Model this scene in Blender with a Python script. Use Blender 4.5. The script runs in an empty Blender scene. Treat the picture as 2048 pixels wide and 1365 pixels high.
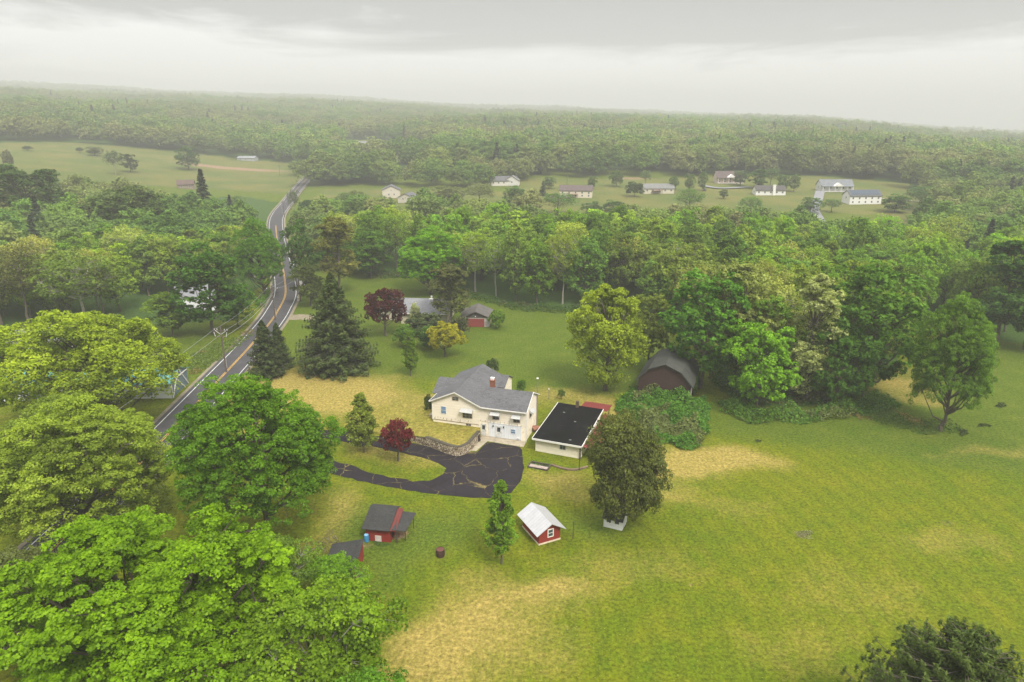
import bpy, math, random
import numpy as np
from mathutils import Vector, Matrix
from mathutils.geometry import tessellate_polygon
R_ = math.radians
rnd = random.Random(11)
C = bpy.context.scene.collection

# ------------------------------------------------------------------ camera model and terrain
CAM_H, PITCH, F = 50.0, R_(18.0), 1365.0
AZ = [-60, -37, -18, 0, 18, 37, 60]
DD = [0, 250, 350, 450, 600, 900, 1500, 3000, 4900, 8000, 14000]
ZT = [[0, 0, 0, 0, 0, 0, 0],
      [0, 1, 0, 0, 0, 0, 0],
      [6, 4, 0, 1, 1, 0, 0],
      [12, 10, 0.5, 5, 5, 3, 2],
      [24, 22, 5, 15, 12, 6, 4],
      [42, 40, 22, 27, 21, 8, 4],
      [77, 75, 58, 42, 26, 2, -4],
      [130, 130, 105, 68, 36, -25, -30],
      [222, 218, 172, 104, 46, -50, -60],
      [205, 200, 150, 90, 30, -90, -100],
      [205, 200, 150, 90, 30, -90, -100]]
ZT = np.array(ZT, float)

def vnoise(x, y, seed=0):
    x = np.asarray(x, float); y = np.asarray(y, float)
    xi = np.floor(x); yi = np.floor(y); fx = x - xi; fy = y - yi
    fx = fx * fx * (3 - 2 * fx); fy = fy * fy * (3 - 2 * fy)
    def h(a, b):
        v = np.sin(a * 127.1 + b * 311.7 + seed * 74.7) * 43758.5453
        return v - np.floor(v)
    return (h(xi, yi) * (1 - fx) + h(xi + 1, yi) * fx) * (1 - fy) + (h(xi, yi + 1) * (1 - fx) + h(xi + 1, yi + 1) * fx) * fy

def fbm(x, y, seed=0, n=4):
    t = 0; a = .5; tot = 0
    for k in range(n):
        t = t + a * vnoise(x * 2 ** k, y * 2 ** k, seed + k); tot += a; a *= .5
    return t / tot

def terrain(x, y):
    x = np.asarray(x, float); y = np.asarray(y, float)
    D = np.hypot(x, y); az = np.degrees(np.arctan2(x, np.maximum(y, 1e-6)))
    az = np.where(y < 0, np.where(x < 0, -60, 60), np.clip(az, -60, 60))
    ia = np.clip(np.searchsorted(AZ, az) - 1, 0, len(AZ) - 2); A = np.array(AZ, float)
    fa = np.clip((az - A[ia]) / (A[ia + 1] - A[ia]), 0, 1); fa = fa * fa * (3 - 2 * fa)
    Dn = np.array(DD, float); idd = np.clip(np.searchsorted(Dn, D) - 1, 0, len(Dn) - 2)
    fd = np.clip((D - Dn[idd]) / (Dn[idd + 1] - Dn[idd]), 0, 1)
    z = (ZT[idd, ia] * (1 - fa) + ZT[idd, ia + 1] * fa) * (1 - fd) + (ZT[idd + 1, ia] * (1 - fa) + ZT[idd + 1, ia + 1] * fa) * fd
    far = np.clip((D - 500) / 900, 0, 1)
    z = z + far * (fbm(x / 260., y / 260., 3, 3) - .5) * 26
    return z

def TZ(x, y): return float(terrain(x, y))

def ray(px, py):
    x = (px - 1024) / F; y = -(py - 682.5) / F
    return np.array([x, math.cos(PITCH) + y * math.sin(PITCH), -math.sin(PITCH) + y * math.cos(PITCH)])

def G(px, py, z=None):
    """the place on the ground (or at height z) that the camera sees at that pixel of the 2048 px photograph"""
    d = ray(px, py)
    if z is not None:
        t = (z - CAM_H) / d[2]; return Vector((d[0] * t, d[1] * t, z))
    t = 20.0
    while t < 13000:
        if CAM_H + d[2] * t < TZ(d[0] * t, d[1] * t): break
        t *= 1.012
    lo, hi = t / 1.012, t
    for _ in range(24):
        m = (lo + hi) / 2
        if CAM_H + d[2] * m < TZ(d[0] * m, d[1] * m): hi = m
        else: lo = m
    return Vector((d[0] * lo, d[1] * lo, TZ(d[0] * lo, d[1] * lo)))

def PX(x, y, z):
    z = z - CAM_H
    zc = np.maximum(y * math.cos(PITCH) - z * math.sin(PITCH), 1.0); yc = y * math.sin(PITCH) + z * math.cos(PITCH)
    return 1024 + F * x / zc, 682.5 - F * yc / zc

def inpoly(px, py, poly):
    r = np.zeros(np.shape(px), bool); n = len(poly)
    for i in range(n):
        x0, y0 = poly[i]; x1, y1 = poly[(i + 1) % n]
        c = ((y0 > py) != (y1 > py)) & (px < (x1 - x0) * (py - y0) / ((y1 - y0) if y1 != y0 else 1e-9) + x0)
        r ^= c
    return r

# ------------------------------------------------------------------ materials
def new_mat(name):
    m = bpy.data.materials.new(name); m.use_nodes = True
    nt = m.node_tree; nt.nodes.clear()
    return m, nt, nt.nodes, nt.links

def N(nt, t, **kw):
    n = nt.nodes.new(t)
    for k, v in kw.items():
        if k in ('inputs',):
            for a, b in v.items(): n.inputs[a].default_value = b
        else: setattr(n, k, v)
    return n

def mixc(nt, f, a, b, blend='MIX'):
    n = nt.nodes.new('ShaderNodeMix'); n.data_type = 'RGBA'; n.blend_type = blend
    for s, v in ((0, f), (6, a), (7, b)):
        if hasattr(v, 'links') or hasattr(v, 'is_output'): nt.links.new(v, n.inputs[s])
        else: n.inputs[s].default_value = v if s == 0 else (*v, 1) if len(v) == 3 else v
    return n.outputs[2]

def ramp(nt, src, pts):
    n = nt.nodes.new('ShaderNodeValToRGB'); nt.links.new(src, n.inputs[0])
    e = n.color_ramp.elements
    while len(e) < len(pts): e.new(.5)
    for q, (p, c) in zip(e, pts):
        q.position = p; q.color = (c, c, c, 1) if isinstance(c, (int, float)) else (*c, 1)
    return n.outputs[0]

def noise(nt, vec, scale, detail=3, rough=.55, dist=0):
    n = nt.nodes.new('ShaderNodeTexNoise'); n.inputs['Scale'].default_value = scale
    n.inputs['Detail'].default_value = detail; n.inputs['Roughness'].default_value = rough; n.inputs['Distortion'].default_value = dist
    if vec is not None: nt.links.new(vec, n.inputs['Vector'])
    return n.outputs[0]

def mapping(nt, src, scale=(1, 1, 1), rot=(0, 0, 0)):
    n = nt.nodes.new('ShaderNodeMapping'); nt.links.new(src, n.inputs[0])
    n.inputs['Scale'].default_value = scale; n.inputs['Rotation'].default_value = rot
    return n.outputs[0]

def finish(nt, col, rough=.85, bump=None, bstr=.3, bdist=.05, metal=0., spec=.3, alpha=None):
    p = nt.nodes.new('ShaderNodeBsdfPrincipled'); o = nt.nodes.new('ShaderNodeOutputMaterial')
    if hasattr(col, 'links'): nt.links.new(col, p.inputs['Base Color'])
    else: p.inputs['Base Color'].default_value = (*col, 1)
    if hasattr(rough, 'links'): nt.links.new(rough, p.inputs['Roughness'])
    else: p.inputs['Roughness'].default_value = rough
    p.inputs['Metallic'].default_value = metal; p.inputs['Specular IOR Level'].default_value = spec
    if bump is not None:
        b = nt.nodes.new('ShaderNodeBump'); b.inputs['Strength'].default_value = bstr; b.inputs['Distance'].default_value = bdist
        nt.links.new(bump, b.inputs['Height']); nt.links.new(b.outputs[0], p.inputs['Normal'])
    nt.links.new(p.outputs[0], o.inputs[0])

_mc = {}
def plain(name, col, rough=.7, var=.25, scale=2.0, metal=0., spec=.3, dirt=None):
    """painted or weathered surface: colour with patchy wear"""
    if name in _mc: return _mc[name]
    m, nt, nd, lk = new_mat(name); tc = N(nt, 'ShaderNodeTexCoord').outputs['Object']
    a = noise(nt, tc, scale, 5, .65); b = noise(nt, tc, scale * 9, 3, .6)
    lo = tuple(c * (1 - var) for c in col); hi = tuple(min(1, c * (1 + var * .6)) for c in col)
    c = mixc(nt, ramp(nt, a, ((.3, 0), (.7, 1))), lo, hi)
    c = mixc(nt, .25, c, mixc(nt, b, tuple(x * .6 for x in col), tuple(min(1, x * 1.25) for x in col)))
    if dirt: c = mixc(nt, ramp(nt, noise(nt, tc, scale * 1.7, 6, .7), ((.54, 0), (.68, 1))), c, dirt)
    finish(nt, c, rough, b, .15, .02, metal, spec); _mc[name] = m; return m

def siding(name, col, step=.2, dirt=(.35, .25, .16), amt=.62, vert=False):
    if name in _mc: return _mc[name]
    m, nt, nd, lk = new_mat(name); tc = N(nt, 'ShaderNodeTexCoord').outputs['Object']
    sp = N(nt, 'ShaderNodeSeparateXYZ'); lk.new(tc, sp.inputs[0])
    def math_(op, a, b=None):
        n = N(nt, 'ShaderNodeMath', operation=op)
        if hasattr(a, 'links'): lk.new(a, n.inputs[0])
        else: n.inputs[0].default_value = a
        if b is not None:
            if hasattr(b, 'links'): lk.new(b, n.inputs[1])
            else: n.inputs[1].default_value = b
        return n.outputs[0]
    src = sp.outputs[2]
    if vert: src = math_('ADD', sp.outputs[0], sp.outputs[1])
    fr = math_('FRACT', math_('DIVIDE', src, step))
    line = ramp(nt, fr, ((0, 1), (.1, 0), (.9, 0), (1, .3)))
    row = N(nt, 'ShaderNodeTexWhiteNoise', noise_dimensions='1D'); lk.new(math_('FLOOR', math_('DIVIDE', src, step)), row.inputs['W'])
    st = mapping(nt, tc, (.6, .6, 7) if not vert else (7, 7, .6))
    c = mixc(nt, ramp(nt, noise(nt, st, 1.2, 4, .7), ((.3, 0), (.7, 1))), tuple(x * .86 for x in col), tuple(min(1, x * 1.06) for x in col))
    c = mixc(nt, math_('MULTIPLY', row.outputs[0], .18), c, tuple(x * .55 for x in col))
    c = mixc(nt, ramp(nt, noise(nt, st, 2.6, 6, .75), ((amt, 0), (amt + .08, 1))), c, dirt)
    c = mixc(nt, math_('MULTIPLY', line, .45), c, tuple(x * .3 for x in col))
    finish(nt, c, .8, fr, .25, .03); _mc[name] = m; return m

def shingle(name, col, var=.35, step=.22, streak=None):
    if name in _mc: return _mc[name]
    m, nt, nd, lk = new_mat(name); tc = N(nt, 'ShaderNodeTexCoord').outputs['Object']
    br = N(nt, 'ShaderNodeTexBrick'); lk.new(mapping(nt, tc, (1, 1, 1)), br.inputs['Vector'])
    br.inputs['Scale'].default_value = 1.0; br.inputs['Brick Width'].default_value = .55; br.inputs['Row Height'].default_value = step
    br.inputs['Mortar Size'].default_value = .012; br.inputs['Color1'].default_value = (*[c * (1 - var) for c in col], 1)
    br.inputs['Color2'].default_value = (*[min(1, c * (1 + var)) for c in col], 1); br.inputs['Mortar'].default_value = (*[c * .5 for c in col], 1)
    c = mixc(nt, .45, br.outputs[0], mixc(nt, ramp(nt, noise(nt, tc, 4.5, 3, .8), ((.35, 0), (.65, 1))), tuple(x * .4 for x in col), tuple(x * 1.8 for x in col)))
    c = mixc(nt, ramp(nt, noise(nt, tc, .5, 5, .6), ((.35, 0), (.7, .6))), c, tuple(x * 1.45 for x in col))
    if streak: c = mixc(nt, ramp(nt, noise(nt, tc, .9, 6, .7), ((.55, 0), (.7, .8))), c, streak)
    finish(nt, c, .9, noise(nt, tc, 14, 2), .3, .02); _mc[name] = m; return m

def seam_metal(name, col, step=.4, rust=None, amt=.6, axis='X'):
    if name in _mc: return _mc[name]
    m, nt, nd, lk = new_mat(name); tc = N(nt, 'ShaderNodeTexCoord').outputs['Object']
    w = N(nt, 'ShaderNodeTexWave', wave_type='BANDS', bands_direction=axis); lk.new(tc, w.inputs['Vector']); w.inputs['Scale'].default_value = .314 / step
    c = mixc(nt, ramp(nt, noise(nt, tc, 1.1, 5, .7), ((.3, 0), (.7, 1))), tuple(x * .8 for x in col), col)
    c = mixc(nt, ramp(nt, w.outputs[0], ((0, .35), (.14, 0))), c, tuple(x * .55 for x in col))
    if rust: c = mixc(nt, ramp(nt, noise(nt, tc, 1.3, 6, .7), ((amt, 0), (amt + .1, 1))), c, rust)
    finish(nt, c, .45, w.outputs[0], .3, .03, .25, .4); _mc[name] = m; return m

def glass(name='window_glass', col=(.035, .045, .05)):
    if name in _mc: return _mc[name]
    m, nt, nd, lk = new_mat(name); tc = N(nt, 'ShaderNodeTexCoord').outputs['Object']
    c = mixc(nt, ramp(nt, noise(nt, tc, .9, 2), ((.4, 0), (.6, 1))), col, tuple(x * 2.4 for x in col))
    finish(nt, c, .08, None, metal=0, spec=.6); _mc[name] = m; return m

def leaf_mat(name, transl=.36, sat=1.0):
    m, nt, nd, lk = new_mat(name)
    oi = N(nt, 'ShaderNodeObjectInfo'); at = N(nt, 'ShaderNodeAttribute', attribute_name='tone')
    tc = N(nt, 'ShaderNodeTexCoord').outputs['Object']
    base = oi.outputs['Color']
    hs = N(nt, 'ShaderNodeHueSaturation'); lk.new(base, hs.inputs['Color'])
    # tone drives hue a little and value more: young leaves are yellower and lighter
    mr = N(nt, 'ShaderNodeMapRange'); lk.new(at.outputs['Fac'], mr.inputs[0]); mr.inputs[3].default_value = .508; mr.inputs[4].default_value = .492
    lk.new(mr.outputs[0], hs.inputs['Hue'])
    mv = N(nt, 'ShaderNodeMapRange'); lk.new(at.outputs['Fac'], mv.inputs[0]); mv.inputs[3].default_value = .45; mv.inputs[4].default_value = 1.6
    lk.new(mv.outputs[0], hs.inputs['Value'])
    c = mixc(nt, ramp(nt, noise(nt, tc, .35, 3, .6), ((.3, 0), (.75, .45))), hs.outputs[0], mixc(nt, 1., hs.outputs[0], (1.14, 1.04, .7), 'MULTIPLY'))
    d = N(nt, 'ShaderNodeBsdfDiffuse'); t = N(nt, 'ShaderNodeBsdfTranslucent'); g = N(nt, 'ShaderNodeBsdfGlossy', inputs={'Roughness': .45})
    g.inputs[0].default_value = (.9, .95, 1, 1)
    lk.new(c, d.inputs[0]); tcol = mixc(nt, 1., c, (1.15, 1.25, .35), 'MULTIPLY'); lk.new(tcol, t.inputs[0])
    a = N(nt, 'ShaderNodeMixShader', inputs={0: transl}); lk.new(d.outputs[0], a.inputs[1]); lk.new(t.outputs[0], a.inputs[2])
    b = N(nt, 'ShaderNodeMixShader', inputs={0: .006}); lk.new(a.outputs[0], b.inputs[1]); lk.new(g.outputs[0], b.inputs[2])
    o = N(nt, 'ShaderNodeOutputMaterial'); lk.new(b.outputs[0], o.inputs[0])
    return m

def far_leaf_mat(name):
    """the far woods: one material, each tree's colour picked by the random number of its instance"""
    m, nt, nd, lk = new_mat(name)
    oi = N(nt, 'ShaderNodeObjectInfo'); at = N(nt, 'ShaderNodeAttribute', attribute_name='tone')
    r = N(nt, 'ShaderNodeValToRGB'); lk.new(oi.outputs['Random'], r.inputs[0]); r.color_ramp.interpolation = 'LINEAR'
    pts = ((0, (.125, .235, .034)), (.2, (.190, .310, .046)), (.38, (.145, .260, .040)), (.5, (.250, .330, .066)), (.62, (.250, .270, .095)), (.75, (.120, .230, .046)), (.9, (.215, .320, .058)), (1, (.100, .165, .045)))
    e = r.color_ramp.elements
    while len(e) < len(pts): e.new(.5)
    for q, (p, c) in zip(e, pts): q.position = p; q.color = (*c, 1)
    mv = N(nt, 'ShaderNodeMapRange'); lk.new(at.outputs['Fac'], mv.inputs[0]); mv.inputs[3].default_value = .72; mv.inputs[4].default_value = 1.28
    gp = N(nt, 'ShaderNodeNewGeometry').outputs['Position']
    c0 = mixc(nt, ramp(nt, noise(nt, gp, .006, 3, .6), ((.42, 0), (.6, .75))), r.outputs[0], (.230, .230, .090)); c0 = mixc(nt, ramp(nt, noise(nt, gp, .011, 2, .6), ((.5, 0), (.62, .8))), c0, (.095, .185, .036))
    hs = N(nt, 'ShaderNodeHueSaturation'); lk.new(c0, hs.inputs['Color']); lk.new(mv.outputs[0], hs.inputs['Value'])
    d = N(nt, 'ShaderNodeBsdfDiffuse'); lk.new(hs.outputs[0], d.inputs[0])
    t = N(nt, 'ShaderNodeBsdfTranslucent'); lk.new(hs.outputs[0], t.inputs[0])
    a = N(nt, 'ShaderNodeMixShader', inputs={0: .25}); lk.new(d.outputs[0], a.inputs[1]); lk.new(t.outputs[0], a.inputs[2])
    o = N(nt, 'ShaderNodeOutputMaterial'); lk.new(a.outputs[0], o.inputs[0]); return m

LEAF = leaf_mat('leaf'); NEEDLE = leaf_mat('needle', .12); FARLEAF = far_leaf_mat('far_leaf')
BARK = plain('bark', (.115, .095, .075), .95, .45, 3.0)
PALEBARK = plain('pale_bark', (.30, .28, .24), .95, .35, 3.0)

# ------------------------------------------------------------------ mesh helpers
def tag(o, label=None, cat=None, group=None, kind=None):
    if label: o['label'] = label
    if cat: o['category'] = cat
    if group: o['group'] = group
    if kind: o['kind'] = kind
    return o

def empty(name, loc=(0, 0, 0), rz=0., label=None, cat=None, group=None):
    o = bpy.data.objects.new(name, None); C.objects.link(o); o.location = loc; o.rotation_euler = (0, 0, rz)
    o.empty_display_size = .5
    return tag(o, label, cat, group)

def mesh_obj(name, me, mat, parent=None, loc=(0, 0, 0), rz=0.):
    if mat is not None and not me.materials: me.materials.append(mat)
    o = bpy.data.objects.new(name, me); C.objects.link(o); o.parent = parent; o.location = loc; o.rotation_euler = (0, 0, rz)
    return o

class MB:
    def __init__(s): s.v = []; s.f = []
    def poly(s, pts):
        b = len(s.v); s.v += [tuple(p) for p in pts]; s.f.append(tuple(range(b, b + len(pts)))); return s
    def box(s, x0, x1, y0, y1, z0, z1):
        b = len(s.v); s.v += [(x, y, z) for z in (z0, z1) for x, y in ((x0, y0), (x1, y0), (x1, y1), (x0, y1))]
        s.f += [(b, b + 3, b + 2, b + 1), (b + 4, b + 5, b + 6, b + 7)] + [(b + i, b + (i + 1) % 4, b + 4 + (i + 1) % 4, b + 4 + i) for i in range(4)]
        return s
    def extr(s, pts, d):
        """closed prism: polygon pts pushed along vector d"""
        n = len(pts); b = len(s.v); d = Vector(d)
        s.v += [tuple(Vector(p)) for p in pts] + [tuple(Vector(p) + d) for p in pts]
        s.f.append(tuple(range(b, b + n))[::-1]); s.f.append(tuple(range(b + n, b + 2 * n)))
        s.f += [(b + i, b + (i + 1) % n, b + n + (i + 1) % n, b + n + i) for i in range(n)]
        return s
    def tube(s, p0, p1, r0, r1=None, n=6, caps=True):
        r1 = r0 if r1 is None else r1; p0 = Vector(p0); p1 = Vector(p1); d = (p1 - p0)
        if d.length < 1e-6: return s
        d.normalize(); a = d.orthogonal().normalized(); c = d.cross(a); b = len(s.v)
        for p, r in ((p0, r0), (p1, r1)):
            s.v += [tuple(p + a * (r * math.cos(t)) + c * (r * math.sin(t))) for t in (2 * math.pi * k / n for k in range(n))]
        s.f += [(b + i, b + (i + 1) % n, b + n + (i + 1) % n, b + n + i) for i in range(n)]
        if caps: s.f += [tuple(range(b, b + n))[::-1], tuple(range(b + n, b + 2 * n))]
        return s
    def path(s, pts, radii, n=6):
        for a, b, r0, r1 in zip(pts, pts[1:], radii, radii[1:]): s.tube(a, b, r0, r1, n, True)
        return s
    def mesh(s, name):
        me = bpy.data.meshes.new(name); me.from_pydata(s.v, [], s.f); me.update(); return me
    def build(s, name, mat, parent=None, loc=(0, 0, 0), rz=0., smooth=False):
        me = s.mesh(name)
        if smooth: me.polygons.foreach_set('use_smooth', [True] * len(me.polygons))
        return mesh_obj(name, me, mat, parent, loc, rz)

def quads_mesh(name, V, tone, mat):
    """V (n,4,3) leaf quads, tone (n,)"""
    n = len(V); me = bpy.data.meshes.new(name)
    me.vertices.add(n * 4); me.vertices.foreach_set('co', V.reshape(-1).astype(np.float32))
    me.loops.add(n * 4); me.loops.foreach_set('vertex_index', np.arange(n * 4, dtype=np.int32))
    me.polygons.add(n); me.polygons.foreach_set('loop_start', np.arange(0, n * 4, 4, dtype=np.int32))
    a = me.attributes.new('tone', 'FLOAT', 'FACE'); a.data.foreach_set('value', tone.astype(np.float32))
    me.update(calc_edges=True); me.materials.append(mat); return me

def norm(a): return a / np.maximum(np.linalg.norm(a, axis=-1, keepdims=True), 1e-9)

def leaf_quads(rg, P, Nn, size, aspect=1.0, fold=.0):
    n = len(P); t = norm(np.cross(Nn, rg.normal(size=(n, 3)))); b = np.cross(Nn, t)
    s = size * rg.uniform(.6, 1.35, (n, 1)); a = t * s * aspect; c = b * s
    j = rg.uniform(.55, 1.0, (4, n, 1))
    lift = Nn * s * .25
    return np.stack([P - a * .5 * j[0] - lift * .3, P - c * .5 * j[1] + lift * .2, P + a * .5 * j[2] - lift * .3, P + c * .5 * j[3] + lift * .2], 1)

def sph(rg, n): return norm(rg.normal(size=(n, 3)))

def crown_data(rg, Rr, H, z0, lobes=16, subs=12, per=50, leaf=.35, prof='round', lobe_r=.42, sub_r=.38, flat=.75, up=.5, keep=1.0, inner=.25, spread=1.0, low=1.62):
    cz = (z0 + H) / 2; rz = (H - z0) / 2
    k = np.arange(lobes) + .5; ph = np.pi * (1 + 5 ** .5) * k + rg.uniform(0, 6)
    zz = 1 - k / lobes * low; hr = np.sqrt(np.clip(1 - zz * zz, 0, 1))
    d = np.stack([np.cos(ph) * hr, np.sin(ph) * hr, zz], 1) + rg.normal(scale=.13, size=(lobes, 3)); d = norm(d)
    rr = rg.uniform(.8, 1.08, (lobes, 1)); inn = rg.random(lobes) < inner; rr[inn] *= .55
    lr = lobe_r * min(Rr, rz * 1.15) * rg.uniform(.72, 1.25, lobes)
    if prof in ('round', 'oval'):
        c = d * rr * np.array([Rr, Rr, rz]) * (1 - lobe_r * .8)
        c[:, 2] += cz
    else:
        h = rg.uniform(0, 1, lobes) ** .85; h[:4] = (.96, .85, .7, .55)
        if prof == 'column': w = np.interp(h, [0, .18, .45, .75, 1], [.55, 1, .95, .62, .1])
        elif prof == 'pyramid': w = np.interp(h, [0, .12, .35, .75, 1], [.6, 1, .85, .5, .08])
        else: w = np.interp(h, [0, .25, .6, .85, 1], [.45, .85, 1, .75, .2])
        a = np.arange(lobes) * 2.4 + rg.uniform(0, 6); q = rg.uniform(.35, .95, lobes) * w * (1 - lobe_r * .6)
        c = np.stack([np.cos(a) * q * Rr, np.sin(a) * q * Rr, z0 + h * (H - z0) * (1 - .06)], 1)
        lr = lobe_r * Rr * rg.uniform(.7, 1.2, lobes) * np.interp(h, [0, .6, 1], [1, .9, .4])
        d = norm(c - np.array([0, 0, cz]))
    P, Nn, T, subsC = [], [], [], []
    for i in range(lobes):
        sd = norm(sph(rg, subs) + d[i] * .55 + np.array([0, 0, .35]))
        sc = c[i] + sd * np.array([1, 1, .85]) * lr[i] * rg.uniform(.55, 1.08, (subs, 1)) * spread
        sr = lr[i] * sub_r * rg.uniform(.6, 1.35, subs); lt = rg.normal(0, .10)
        for j in range(subs):
            m = int(per * rg.uniform(.6, 1.3) * keep)
            if m < 1: continue
            ld = norm(sph(rg, m) + np.array([0, 0, .45]) + sd[j] * .35)
            pp = sc[j] + ld * np.array([1, 1, flat]) * sr[j] * (rg.uniform(.35, 1, (m, 1)) ** .5)
            P.append(pp); Nn.append(norm(ld * .55 + rg.normal(size=(m, 3)) * .45 + np.array([0, 0, up])))
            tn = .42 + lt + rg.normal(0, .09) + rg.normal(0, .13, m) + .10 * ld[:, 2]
            T.append(tn)
        subsC.append(sc)
    P = np.concatenate(P); Nn = np.concatenate(Nn); T = np.clip(np.concatenate(T), 0, 1)
    return leaf_quads(rg, P, Nn, leaf), T, c, subsC, lr

def trunk_mb(rg, H, z0, c, subsC, r, twig=0, lean=0., forks=0, n=7):
    m = MB(); cz = z0 + (H - z0) * .55
    pts = [Vector((0, 0, -.4)), Vector((rg.normal(0, .03) * H * .3, rg.normal(0, .03) * H * .3, z0 * .6)), Vector((lean * H * .1, rg.normal(0, .02) * H, z0)), Vector((rg.normal(0, .03) * H, rg.normal(0, .03) * H, cz))]
    m.path(pts, [r * 1.35, r * .95, r * .85, r * .35], n)
    for i, q in enumerate(c):
        q = Vector(q); h = max(z0 * .8, min(cz * .97, q.z - (q.xy.length) * .75)); t = (h - pts[2].z) / max(.1, (cz - pts[2].z)); t = min(1, max(0, t))
        s0 = pts[2].lerp(pts[3], t) if h > z0 else pts[1].lerp(pts[2], max(0., min(1, (h - pts[1].z) / max(.1, z0 - pts[1].z))))
        mid = s0.lerp(q, .5) + Vector((0, 0, -.04 * H)) + Vector(rg.normal(0, .02 * H, 3)); rr = r * .38
        m.path([s0, mid, q], [rr, rr * .65, rr * .3], 5)
        if twig:
            for sc in subsC[i][:twig]:
                m.tube(q, Vector(sc), rr * .28, rr * .08, 4, False)
    return m

PROTO = {}
def deciduous(key, seed, Rr, H, z0, r, twig=0, trunk_mat=None, **kw):
    rg = np.random.default_rng(seed)
    V, T, c, sC, lr = crown_data(rg, Rr, H, z0, **kw)
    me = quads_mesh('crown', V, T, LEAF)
    tm = trunk_mb(rg, H, z0, c, sC, r, twig).mesh('trunk'); tm.materials.append(trunk_mat or BARK)
    PROTO[key] = (me, tm, Rr, H)

def spruce(key, seed, Rr, H, z0, whorls=26, per=9, steps=10, tuft=7, leaf=.5, r=.28, tipup=.12, open_=0., pw=.82, asp=2.):
    rg = np.random.default_rng(seed); P, Nn, T = [], [], []; tb = MB()
    tb.path([Vector((0, 0, -.4)), Vector((0, 0, H * .5)), Vector((0, 0, H * .99))], [r * 1.2, r * .6, .03], 7)
    for w in range(whorls):
        h = z0 + (H - z0) * (w / whorls) ** 1.05; rel = (h - z0) / (H - z0)
        L = Rr * (1 - rel) ** pw * rg.uniform(.8, 1.1) + .15
        if rel < .08: L *= .85
        nb = max(4, int(per * (.5 + .5 * (1 - rel)) + .5))
        for b in range(nb):
            a = rg.uniform(0, 2 * np.pi); Lb = L * rg.uniform(.7, 1.12)
            t = np.linspace(.12, 1, max(3, int(steps * (.4 + .6 * Lb / Rr))))
            x = t * Lb; z = h - .34 * Lb * t ** 1.2 + tipup * Lb * t ** 4 * 2 + (H - z0) * .03 * (1 - t)
            base = np.stack([np.cos(a) * x, np.sin(a) * x, z], 1)
            tb.tube(Vector((0, 0, h)), Vector(base[-1]), r * .22 * (1 - rel * .7), .02, 4, False)
            side = np.array([-np.sin(a), np.cos(a), 0])
            m = tuft
            for q, tt in zip(base, t):
                wdt = Lb * .30 * (1.08 - tt) + .1
                off = rg.uniform(-1, 1, (m, 1)); pp = q + side * off * wdt + np.stack([np.zeros(m), np.zeros(m), -np.abs(off[:, 0]) * wdt * .35 + rg.normal(0, .06 + .02 * Rr, m)], 1)
                P.append(pp); Nn.append(norm(np.array([0, 0, 1.]) + rg.normal(size=(m, 3)) * .5 + .3 * np.array([np.cos(a), np.sin(a), 0])))
                T.append(.35 + .22 * (tt > .85) + rg.normal(0, .11, m) + rg.normal(0, .05))
    P = np.concatenate(P); Nn = np.concatenate(Nn); T = np.clip(np.concatenate(T), 0, 1)
    V = leaf_quads(rg, P, Nn, leaf, asp)
    me = quads_mesh('crown', V, T, NEEDLE); tm = tb.mesh('trunk'); tm.materials.append(BARK); PROTO[key] = (me, tm, Rr, H)
# look controls
SKY0, SKY1, SKY2, SKY3, SKY4, SKY5 = (.66, .655, .65), (1.08, 1.07, 1.06), (.43, .425, .425), (.40, .395, .39), (1.4, 1.39, 1.38), (2.7, 2.68, 2.66)
SKYS, SUNS, HAZE, HAZEC, EXPO = .95, 4.6, 0.00046, (.655, .655, .660), 0.12
# prototypes: near, middle and far detail
deciduous('maple_near', 1, 10.5, 19, 2.5, .5, 5, lobes=64, subs=30, per=92, leaf=.265, lobe_r=.26, sub_r=.27, inner=.18, flat=.5, up=.8)
deciduous('maple_near_b', 2, 10, 21, 1.5, .5, 4, lobes=62, subs=28, per=84, leaf=.28, lobe_r=.27, sub_r=.28, inner=.18, flat=.55, up=.8)
deciduous('loose_near', 3, 7, 16, 3, .3, 9, PALEBARK, lobes=34, subs=20, per=46, leaf=.34, lobe_r=.33, sub_r=.34, inner=.3, flat=.7)
deciduous('spread_near', 4, 13, 20, 2.6, .5, 9, lobes=78, subs=24, per=46, leaf=.38, lobe_r=.24, sub_r=.32, inner=.2, flat=.85, up=.6)
MIDS = []
for i, (rr, hh, lb, lr) in enumerate([(6, 17, 24, .36), (6.5, 18, 28, .34), (5.5, 18, 24, .38), (7, 16, 30, .32), (6, 19, 26, .36)]):
    deciduous(f'mid{i}', 20 + i, rr, hh, hh * .05, .3, 2, lobes=int(lb*1.25), subs=16, per=30, leaf=.50, lobe_r=lr*.9, sub_r=.32, inner=.2, flat=.7, prof='round' if i % 2 == 0 else 'oval', up=.9, low=1.95); MIDS.append(f'mid{i}')
AIRY = []
for i in range(3):
    deciduous(f'airy{i}', 40 + i, 5.5, 17, 4, .24, 14, PALEBARK if i == 0 else BARK, lobes=22, subs=16, per=14, leaf=.42, lobe_r=.36, sub_r=.5, inner=.3, flat=.9, spread=1.15); AIRY.append(f'airy{i}')
deciduous('upright', 50, 4, 17, 3, .25, 4, prof='ovoid', lobes=26, subs=15, per=32, leaf=.42, lobe_r=.42, sub_r=.42, inner=.2)
deciduous('column', 51, 2.4, 11, 1.9, .13, 6, prof='column', lobes=90, subs=12, per=24, leaf=.24, lobe_r=.28, sub_r=.42, up=.3)
deciduous('pyramid', 52, 3.2, 10, 1.4, .15, 6, prof='pyramid', lobes=80, subs=12, per=24, leaf=.25, lobe_r=.27, sub_r=.42, up=.3)
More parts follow.
